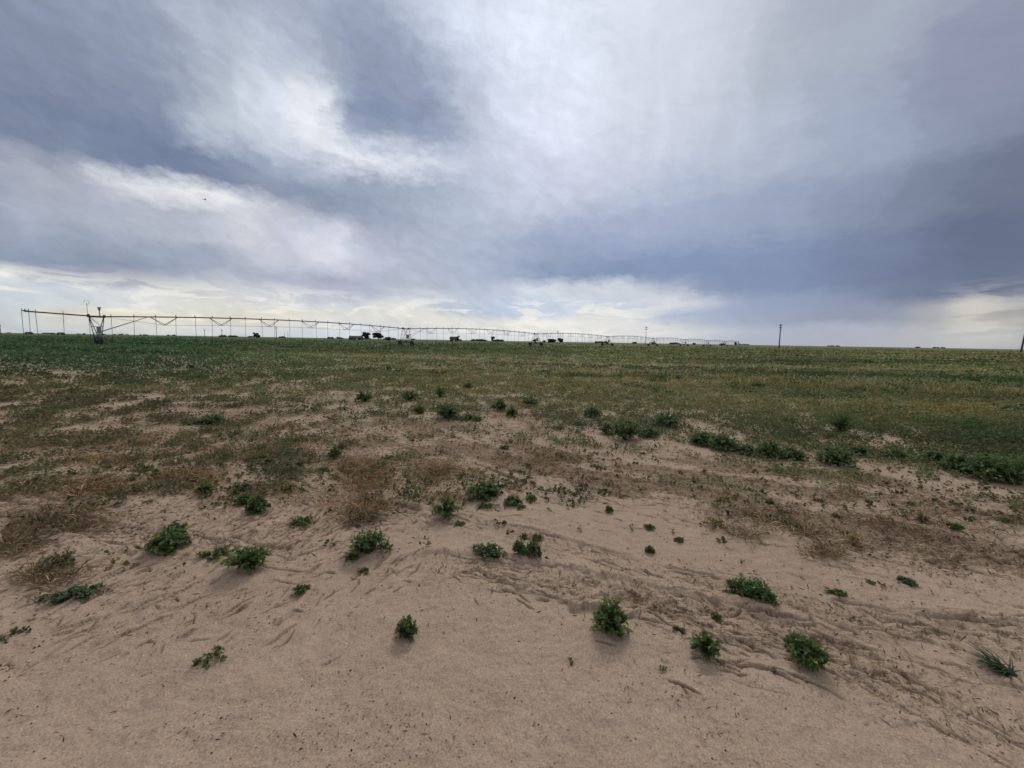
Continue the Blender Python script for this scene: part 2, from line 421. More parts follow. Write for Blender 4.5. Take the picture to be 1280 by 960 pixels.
def new_ground_mat():
    m, nt, b = new_mat('sandy_soil'); N = nt.nodes; Lk = nt.links
    tc = N.new('ShaderNodeTexCoord')
    def noise(scale, det=6, vec=None, rough=.6):
        n = N.new('ShaderNodeTexNoise'); n.inputs['Scale'].default_value = scale; n.inputs['Detail'].default_value = det; n.inputs['Roughness'].default_value = rough
        Lk.new(vec or tc.outputs['Object'], n.inputs['Vector']); return n
    def ramp(src, p0, c0, p1, c1):
        r = N.new('ShaderNodeValToRGB'); r.color_ramp.elements[0].position = p0; r.color_ramp.elements[0].color = (*c0, 1)
        r.color_ramp.elements[1].position = p1; r.color_ramp.elements[1].color = (*c1, 1); Lk.new(src, r.inputs[0]); return r
    def mix(fac, A, B, mode='MIX'):
        x = N.new('ShaderNodeMix'); x.data_type = 'RGBA'; x.blend_type = mode
        for nm, v in (('Factor', fac), ('A', A), ('B', B)):
            if hasattr(v, 'links'): Lk.new(v, x.inputs[nm])
            else: x.inputs[nm].default_value = v if nm == 'Factor' else (*v, 1)
        return x.outputs['Result']
    def math_(op, a_, b_):
        x = N.new('ShaderNodeMath'); x.operation = op; x.use_clamp = True
        for k, v in enumerate((a_, b_)):
            if hasattr(v, 'links'): Lk.new(v, x.inputs[k])
            else: x.inputs[k].default_value = v
        return x.outputs[0]
    def unclamped(op, a_, b_, c_):
        x = N.new('ShaderNodeMath'); x.operation = op
        Lk.new(a_, x.inputs[0]); x.inputs[1].default_value = b_; x.inputs[2].default_value = c_; return x.outputs[0]
    def attr(nm):
        a = N.new('ShaderNodeAttribute'); a.attribute_name = nm; return a
    big = noise(.6, 7, rough=.62); medium = noise(5, 6); grain = noise(110, 4, rough=.75); speck = noise(95, 4)
    sand = ramp(big.outputs['Fac'], .34, (.31, .214, .136), .66, (.53, .392, .272)).outputs[0]
    sand = mix(.55, sand, ramp(medium.outputs['Fac'], .3, (.28, .190, .122), .68, (.55, .405, .28)).outputs[0])
    sand = mix(.6, sand, ramp(grain.outputs['Fac'], .34, (.22, .148, .10), .64, (.60, .452, .33)).outputs[0])
    # scattered dark crumbs of plant debris and small pale stones
    sand = mix(math_('MULTIPLY', ramp(speck.outputs['Fac'], .67, (0, 0, 0), .71, (1, 1, 1)).outputs[0], ramp(medium.outputs['Fac'], .45, (0, 0, 0), .6, (1, 1, 1)).outputs[0]), sand, (.13, .085, .06))
    pale = noise(60, 2, rough=.4)
    sand = mix(ramp(pale.outputs['Fac'], .72, (0, 0, 0), .75, (1, 1, 1)).outputs[0], sand, (.58, .5, .42))
    # brown plant litter, which also carries painted shade in the grooves
    lit = attr('litter'); ln = noise(12, 8, rough=.72); lc = noise(60, 3)
    lf = math_('MULTIPLY', math_('SUBTRACT', ln.outputs['Fac'], unclamped('MULTIPLY_ADD', lit.outputs['Fac'], -.46, .745)), 30.0)
    lcol = ramp(lc.outputs['Fac'], .32, (.125, .080, .048), .66, (.37, .262, .162)).outputs[0]
    colr = mix(math_('MULTIPLY', lf, .85), sand, lcol)
    ck = attr('crack_shade'); colr = mix(math_('MULTIPLY', ck.outputs['Fac'], .85), colr, (.12, .077, .048))  # cracks painted dark brown, standing in for their shade and caught debris
    # distant growth
    cov = attr('cover'); tint = attr('plant_tint')
    mp = N.new('ShaderNodeMapping'); mp.inputs['Scale'].default_value = (.35, 1, 1); Lk.new(tc.outputs['Object'], mp.inputs['Vector'])
    gn = noise(1.1, 8, mp.outputs['Vector'], .7)
    gcol = mix(1, tint.outputs['Color'], ramp(gn.outputs['Fac'], .3, (.5, .5, .5), .72, (1.3, 1.3, 1.3)).outputs[0], 'MULTIPLY')
    gf = math_('MULTIPLY', cov.outputs['Fac'], ramp(gn.outputs['Fac'], .25, (.6, .6, .6), .5, (1, 1, 1)).outputs[0])
    colr = mix(gf, colr, gcol)
    Lk.new(colr, b.inputs['Base Color']); b.inputs['Roughness'].default_value = .95; b.inputs['Specular IOR Level'].default_value = .1
    bp = N.new('ShaderNodeBump'); bp.inputs['Strength'].default_value = .55; bp.inputs['Distance'].default_value = .006
    Lk.new(math_('ADD', math_('MULTIPLY', grain.outputs['Fac'], .6), math_('MULTIPLY', speck.outputs['Fac'], .4)), bp.inputs['Height'])
    Lk.new(bp.outputs['Normal'], b.inputs['Normal'])
    return m

# ------------------------------------------------------------------ clumps of leaves scattered over the field
def clump_mesh(name, cx, cy, cz, rad, hgt, nleaf, leaf, tint, mat, seed, ratio=.36, grass=False):
    """one mesh of many small leaves; arrays per clump"""
    rng = np.random.default_rng(seed)
    idx = np.repeat(np.arange(len(cx)), nleaf); n = len(idx)
    th = rng.uniform(0, TAU, n); q = np.sqrt(rng.random(n)); up = rng.random(n)
    R = rad[idx]; Hh = hgt[idx]
    bx = cx[idx] + R * q * np.cos(th); by = cy[idx] + R * q * np.sin(th)
    if grass: bz = cz[idx]; up *= 0
    else: bz = cz[idx] + Hh * up * np.sqrt(np.clip(1 - .8 * q * q, .05, 1))
    l = leaf[idx] * rng.uniform(.6, 1.35, n)
    dth = th + rng.normal(0, .9, n)
    el = (rng.uniform(.9, 1.45, n) if grass else rng.uniform(-.15, 1.0, n))
    D = np.stack([np.cos(dth) * np.cos(el), np.sin(dth) * np.cos(el), np.sin(el)], 1)
    side = np.cross(D, rng.normal(0, 1, (n, 3))); side /= np.linalg.norm(side, axis=1)[:, None] + 1e-9
    w = (l * (.07 if grass else ratio))[:, None]
    B = np.stack([bx, by, bz], 1); T = B + D * l[:, None]
    Mx = B + D * (l * .5)[:, None]
    bend = np.zeros((n, 3)); bend[:, 2] = -.12 * l
    V = np.stack([B, Mx + side * w - bend, T + bend, Mx - side * w - bend], 1).reshape(-1, 3)
    V[:, 2] = np.maximum(V[:, 2], np.repeat(cz[idx], 4) + .001)
    tt = tint[idx] * rng.uniform(.75, 1.3, (n, 1))
    me = quick_mesh(name, V, np.arange(4 * n), 4, mat, np.repeat(np.clip(tt, .003, .9), 4, 0))
    return link(name, me)

def build_crop():
    rng = np.random.default_rng(21)
    n = 120000
    px = rng.uniform(-160, 1440, n); hy = horizon(px)
    v = 1.3 + 205 * rng.random(n) ** 1.25
    py = hy + v
    g = ground_at(px, py); x, y = g[:, 0], g[:, 1]; r = np.hypot(x, y)
    cov = coverage(x, y, px, py)
    keep = (rng.random(n) < cov * np.interp(v, [0, 15, 40, 90, 200], [.75, .8, .72, .48, .36])) & (r < 700)
    px, py, v, x, y, r = [a[keep] for a in (px, py, v, x, y, r)]
    z = height(x, y, fine=False) + .002
    tint = zone_colour(x, y, px, py, 1, rng)
    L = sstep(560, 180, px + .6 * (v - 20)) * sstep(75, 40, v)
    size = np.maximum(.08, .0105 * r) * rng.uniform(.6, 1.35, len(x))
    hgt = np.minimum(.05 + .02 * rng.random(len(x)) + .0016 * r, .16) * (1 + .75 * L) * rng.uniform(.6, 1.4, len(x))
    leaf = np.maximum(.030, .0038 * r) * rng.uniform(.75, 1.3, len(x))
    leaf = np.minimum(leaf, .5)
    # weedy clumps taller than the rest: bands of darker green
    band = np.exp(-((py - np.interp(px, [300, 480, 700, 950, 1280], [459, 462, 467, 471, 477])) / 6) ** 2) * sstep(-.05, .25, fbm(x * .16, y * .3, 151, 2)) * np.where(px > 920, 1, .5)
    tall = rng.random(len(x)) < (.012 + .30 * sstep(.16, .5, fbm(x * .5, y * .5, 155, 3)) + .75 * band) * (v > 14)
    hgt = np.where(tall, hgt * 1.9 + .04, hgt); size = np.where(tall, size * 1.25, size); tint[tall] = np.array([.072, .130, .046]) * rng.uniform(.7, 1.25, tall.sum())[:, None]
    near = r < 22
    o = clump_mesh('sparse_crop_cover', x[near], y[near], z[near], size[near], hgt[near], 17, leaf[near], tint[near], M_LEAF, 5); o['kind'] = 'stuff'
    f = ~near
    o = clump_mesh('distant_crop_cover', x[f], y[f], z[f], size[f], hgt[f], 8, leaf[f], tint[f], M_LEAF, 6); o['kind'] = 'stuff'

def build_straw():
    rng = np.random.default_rng(33)
    P = [(455, 600, 34, 17, 400), (450, 580, 30, 12, 200), (545, 590, 34, 14, 330), (140, 576, 48, 9, 260), (120, 612, 40, 9, 300), (75, 652, 60, 10, 260), (18, 682, 26, 14, 160), (235, 597, 46, 12, 280),
         (450, 650, 24, 8, 110), (445, 632, 40, 12, 160), (930, 672, 30, 8, 40), (1010, 668, 26, 6, 60), (1030, 690, 22, 7, 60), (1065, 620, 20, 6, 50), (690, 575, 60, 9, 200), (380, 560, 50, 14, 200),
         (960, 650, 70, 11, 90), (1130, 655, 70, 12, 80), (1190, 668, 70, 10, 70), (60, 720, 34, 12, 90), (300, 570, 60, 10, 180), (560, 625, 40, 7, 90), (40, 550, 60, 12, 200), (180, 550, 70, 12, 200), (640, 505, 30, 8, 120), (665, 520, 50, 9, 200)]
    px, py, cl = [], [], []
    for (a, b_, sx, sy, k) in P:
        px.append(rng.normal(a, sx * .6, k)); py.append(rng.normal(b_, sy * .6, k))
        base = np.array([.33, .225, .115]) if a < 620 and b_ < 640 else np.array([.26, .19, .105])
        cl.append(base * rng.uniform(.55, 1.35, (k, 1)))
    px, py, cl = np.concatenate(px), np.concatenate(py), np.concatenate(cl)
    g = ground_at(px, np.maximum(py, 470)); x, y = g[:, 0], g[:, 1]; z = height(x, y)
    k = len(x)
    o = clump_mesh('dry_grass', x, y, z, np.full(k, .06), np.full(k, .016), 9, rng.uniform(.035, .11, k), cl * np.where(rng.random((k, 1)) < .3, 1.7, .8), M_DRY, 8, ratio=.03); o['kind'] = 'stuff'
    # straw standing along a pale row
    n = 2600
    px = rng.uniform(560, 1420, n); py = np.interp(px, [400, 700, 850, 1000, 1280, 1420], [452, 466, 473, 481, 497, 506]) + rng.normal(0, 2.6, n)
    g = ground_at(px, py); x, y = g[:, 0], g[:, 1]
    kp = fbm(x * .35, y * .35, 161, 2) + .25 * sstep(700, 1250, px) > .13; x, y = x[kp], y[kp]; k = len(x); r = np.hypot(x, y)
    o = clump_mesh('standing_straw', x, y, height(x, y, False), np.full(k, .15), np.full(k, .2), 7, rng.uniform(.14, .32, k), np.array([.39, .345, .15]) * rng.uniform(.6, 1.2, (k, 1)), M_DRY, 9, grass=True); o['kind'] = 'stuff'

def build_debris():
    rng = np.random.default_rng(41)
    # fallen stems and flakes of dead leaf
    n = 95000
    px = rng.uniform(-120, 1400, n); py = 490 + 440 * rng.random(n) ** 1.35
    g = ground_at(px, py); x, y = g[:, 0], g[:, 1]
    lit, rough, _, _ = zone_masks(x, y)
    kp = rng.random(n) < np.clip((.05 + .13 * sstep(620, 200, px) * sstep(800, 680, py)) * sstep(-.1, .3, fbm(x * 2.2, y * 2.2, 181, 2)) + .9 * lit, 0, 1)
    x, y, lit = x[kp], y[kp], lit[kp]; n = len(x); r = np.hypot(x, y)
    l = rng.uniform(.008, .05, n) * np.where(rng.random(n) < .1, 2.2, 1) * np.clip(r / 4, .7, 1.6)
    wd = rng.uniform(.0015, .005, n) * np.clip(r / 3.5, .7, 2.2)
    a = rng.uniform(0, TAU, n); el = rng.normal(.1, .25, n)
    D = np.stack([np.cos(a) * np.cos(el), np.sin(a) * np.cos(el), np.sin(el)], 1); S = np.stack([-np.sin(a), np.cos(a), rng.normal(0, .5, n)], 1)
    C = np.stack([x, y, height(x, y) + .004 + np.abs(np.sin(el)) * l * .5], 1)
    V = np.stack([C - D * (l / 2)[:, None], C + S * wd[:, None], C + D * (l / 2)[:, None], C - S * wd[:, None]], 1).reshape(-1, 3)
    base = np.where(rng.random((n, 1)) < .35, np.array([[.34, .25, .15]]), np.array([[.14, .092, .058]])) * rng.uniform(.6, 1.3, (n, 1))
    link('plant_litter', quick_mesh('plant_litter', V, np.arange(4 * n), 4, M_DRY, np.repeat(base, 4, 0)), kind='stuff')
    # crumbs of soil
    n = 42000
    px = rng.uniform(-120, 1400, n); py = 545 + 420 * rng.random(n) ** 1.1
    g = ground_at(px, py); x, y = g[:, 0], g[:, 1]
    lit, rough, _, _ = zone_masks(x, y)
    kp = rng.random(n) < .5 * sstep(-.15, .35, fbm(x * 1.7, y * 1.7, 183, 2)) + .6 * rough; x, y = x[kp], y[kp]; n = len(x); r = np.hypot(x, y)
    s = (.0017 + .0065 * rng.random(n) ** 5) * np.clip(r / 3, .8, 2)
    O = np.array([[1, 0, 0], [-1, 0, 0], [0, 1, 0], [0, -1, 0], [0, 0, .8], [0, 0, -.6]])
    V = (O[None] * rng.uniform(.6, 1.3, (n, 6, 1)) * s[:, None, None]); an = rng.uniform(0, TAU, n); c, q = np.cos(an)[:, None], np.sin(an)[:, None]
    V = np.stack([V[..., 0] * c - V[..., 1] * q, V[..., 0] * q + V[..., 1] * c, V[..., 2]], -1)
    V += np.stack([x, y, height(x, y) + s * .25], 1)[:, None]
    T = np.array([[0, 2, 4], [2, 1, 4], [1, 3, 4], [3, 0, 4], [2, 0, 5], [1, 2, 5], [3, 1, 5], [0, 3, 5]])
    Fc = (np.arange(n)[:, None, None] * 6 + T[None]).reshape(-1)
    tint = np.array([.54, .40, .29]) * rng.uniform(.45, 1.35, (n, 1)); dk = rng.random(n) < .16; tint[dk] = np.array([.14, .095, .065]) * rng.uniform(.6, 1.4, (dk.sum(), 1))
    link('soil_crumbs', quick_mesh('soil_crumbs', V.reshape(-1, 3), Fc, 3, M_CLOD, np.repeat(tint, 6, 0)), kind='stuff')

def build_seedlings():
    rng = np.random.default_rng(47)
    n = 1500
    px = rng.uniform(560, 1400, n); py = 550 + 130 * rng.random(n)
    px2 = rng.uniform(-80, 760, 5600); py2 = 478 + 235 * rng.random(5600) ** 1.35
    px = np.concatenate([px, px2]); py = np.concatenate([py, py2])
    g = ground_at(px, py); x, y = g[:, 0], g[:, 1]
    kp = fbm(x * .9, y * .9, 171, 2) + rng.normal(0, .15, len(x)) - .35 * (px > 470) * (px < 760) * (py > 640) - .2 * (py > 660) > .08; x, y = x[kp], y[kp]; k = len(x)
    c = np.where(rng.random((k, 1)) < .4, np.array([[.18, .155, .06]]), np.array([[.075, .105, .045]])) * rng.uniform(.7, 1.3, (k, 1))
    o = clump_mesh('seedlings', x, y, height(x, y), rng.uniform(.008, .03, k), rng.uniform(.01, .05, k), 7, rng.uniform(.018, .045, k), c, M_LEAF, 11); o['kind'] = 'stuff'

# ------------------------------------------------------------------ single weeds
KINDS = {  # stems, leaves per stem, leaf length, leaf width ratio, height/radius, leaf colour, spread of stem angle
    'dense': (46, 17, .034, .27, .95, (.052, .108, .034), 'dome'),
    'leafy': (40, 15, .052, .24, .95, (.055, .112, .034), 'dome'),
    'sprawl': (22, 15, .036, .30, .50, (.066, .115, .038), 'low'),
    'sparse': (13, 11, .034, .26, .45, (.072, .108, .040), 'low'),
    'bluish': (26, 14, .040, .34, .62, (.058, .100, .052), 'low'),
    'olive': (30, 13, .030, .18, .75, (.085, .090, .042), 'dome'),
    'yellow': (18, 11, .036, .24, .75, (.165, .150, .050), 'dome'),
    'seedling': (6, 5, .028, .30, .8, (.060, .108, .036), 'dome'),
    'bush': (52, 15, .046, .36, .85, (.056, .108, .042), 'dome'),
    'feathery': (60, 16, .040, .16, .95, (.048, .118, .032), 'dome'),
}
MOUNDS = []
def weed(px, py, w, h, kind, name, label, category, group, turn=0.0, long=1.0, seed=0):
    rng = np.random.default_rng(1000 + seed)
    g = ground_at(np.array([px]), np.array([py]))[0]; dist = math.sqrt(g[0] ** 2 + g[1] ** 2 + EYE ** 2)
    depth = g[1] * fwd[1] - EYE * fwd[2]
    R = .5 * w * depth / F * .98
    loc = (g[0], g[1], hz(g[0], g[1]) - .004 + (.08 * R if dist < 7 else 0))
    if dist < 7: MOUNDS.append((g[0], g[1], R * .9))
    root = empty(name, loc, label, category, group)
    if kind == 'grass' or kind == 'drygrass':
        n = int(90 if kind == 'grass' else 34); L = R * rng.uniform(.7, 1.5, n)
        az = rng.normal(turn, .75, n); el = rng.uniform(.25, 1.15, n)
        col = np.array((.070, .105, .045) if kind == 'grass' else (.13, .12, .06))
        V, Fq, tt = [], [], []
        for k in range(n):
            b = np.array([*(rng.normal(0, R * .13, 2)), .003]); d = np.array([math.cos(az[k]), math.sin(az[k]), 0]); s = np.array([-d[1], d[0], 0]); wd = .0045 * rng.uniform(.7, 1.4)
            cc = col * rng.uniform(.6, 1.4); i = len(V)
            for q in range(5):
                t = q / 4; e = el[k] * (1 - .55 * t); p = b + d * (L[k] * t * math.cos(e)) + np.array([0, 0, L[k] * t * math.sin(e)])
                ww = wd * (1 - t) ** .6 + .0002
                V += [p - s * ww, p + s * ww]; tt += [cc, cc]
            for q in range(4): Fq += [i + 2 * q, i + 2 * q + 1, i + 2 * q + 3, i + 2 * q + 2]
        link('blades', quick_mesh('blades', np.array(V), Fq, 4, M_LEAF if kind == 'grass' else M_DRY, np.array(tt)), root); return root
    ns, nl, ll, lw, hr, col, form = KINDS[kind]
    big = min(2.2, max(.55, R / .12)); ns = max(5, int(ns * 1.25 * min(1.5, big ** .5))); nl = int(nl * 1.25); ll = ll * .82 * min(1.6, max(.8, big ** .35)); 
    Hh = R * hr * (h / w) / .65
    Hh = min(max(Hh, .4 * R), 1.5 * R)
    SV, SF = [], []; LV, LF, LT = [], [], []
    ct, st_ = math.cos(turn), math.sin(turn)
    lop = rng.uniform(.6, 1.15, 9)                       # uneven outline
    for k in range(ns):
        ph = rng.uniform(0, TAU); rho = math.sqrt(rng.random()) * .98
        lp = np.interp(ph, np.linspace(0, TAU, 9), np.append(lop[:-1], lop[0]))
        ex, ey = R * rho * lp * math.cos(ph) * long, R * rho * lp * math.sin(ph) / (long ** .5)
        ez = Hh * (math.sqrt(max(.03, 1 - rho * rho)) if form == 'dome' else .35 + .65 * (1 - rho)) * rng.uniform(.5, 1.15)
        bx, by = ex * .16 + (rng.uniform(-.55, .55) * R * long if long > 1.2 else 0), ey * .16
        if long > 1.2: ex = bx + (ex - bx) * .45
        e = np.array([ex * ct - ey * st_, ex * st_ + ey * ct, max(ez, .012)]); b = np.array([bx * ct - by * st_, bx * st_ + by * ct, 0.0])
        c = b + (e - b) * .35 + np.array([0, 0, Hh * .30])
        if form == 'low': c[2] *= .6
        ts = np.linspace(0, 1, 6); P = ((1 - ts) ** 2)[:, None] * b + (2 * ts * (1 - ts))[:, None] * c + (ts ** 2)[:, None] * e
        i = len(SV); th = .0022 * min(1.5, big)
        for q, p in enumerate(P):
            rr = th * (1 - .7 * q / 5)
            for a in range(3): SV.append(p + rr * np.array([math.cos(a * TAU / 3), math.sin(a * TAU / 3), 0]))
        for q in range(5):
            for a in range(3):
                a2 = (a + 1) % 3; SF += [i + q * 3 + a, i + q * 3 + a2, i + q * 3 + 3 + a2, i + q * 3 + 3 + a]
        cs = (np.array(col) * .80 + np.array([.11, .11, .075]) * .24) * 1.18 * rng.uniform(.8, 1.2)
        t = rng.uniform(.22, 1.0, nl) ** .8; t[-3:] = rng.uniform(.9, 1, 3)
        tq = t[:, None]
        p = (1 - tq) ** 2 * b + 2 * tq * (1 - tq) * c + tq ** 2 * e
        nz = lambda v_: v_ / (np.linalg.norm(v_, axis=1)[:, None] + 1e-9)
        tan = nz(2 * (1 - tq) * (c - b) + 2 * tq * (e - c))
        rn = rng.normal(0, 1, (nl, 3)); rn -= tan * (rn * tan).sum(1)[:, None] * .8; rn = nz(rn)
        d = nz(tan * rng.uniform(.25, 1.0, (nl, 1)) + rn * .85 + np.array([0, 0, .28]))
        s = nz(np.cross(d, np.array([0, 0, 1]) + .35 * rng.normal(0, 1, (nl, 3)))); nrm = np.cross(s, d)
        L = ll * rng.uniform(.55, 1.25, (nl, 1)) * (1.15 - .45 * tq); Wd = L * lw * rng.uniform(.8, 1.2, (nl, 1))
        dr = np.array([0, 0, -1.0]) * L * rng.uniform(.02, .28, (nl, 1))
        j = len(LV) * nl * 5 + 5 * np.arange(nl)[:, None]
        LV.append(np.stack([p, p + d * L * .42 + s * Wd, p + d * L * .48 - nrm * Wd * .35, p + d * L * .42 - s * Wd, p + d * L + dr], 1).reshape(-1, 3))
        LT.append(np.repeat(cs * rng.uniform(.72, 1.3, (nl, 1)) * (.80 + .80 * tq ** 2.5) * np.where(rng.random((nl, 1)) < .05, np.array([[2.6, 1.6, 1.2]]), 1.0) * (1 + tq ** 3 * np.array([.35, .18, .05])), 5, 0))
        LF.append((j + np.array([[0, 2, 1, 0, 3, 2, 2, 4, 1, 3, 4, 2]])).ravel())
    LF = np.concatenate(LF); LT = np.concatenate(LT)
    LV = np.concatenate(LV); LV[:, 2] = np.maximum(LV[:, 2], .002)
    stem = np.array((.13, .12, .06)) if kind != 'yellow' else np.array((.2, .16, .07))
    link('stems', quick_mesh('stems', np.array(SV), SF, 4, M_LEAF, np.repeat(stem[None], len(SV), 0)), root)
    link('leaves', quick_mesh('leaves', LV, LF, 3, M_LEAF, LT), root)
    return root

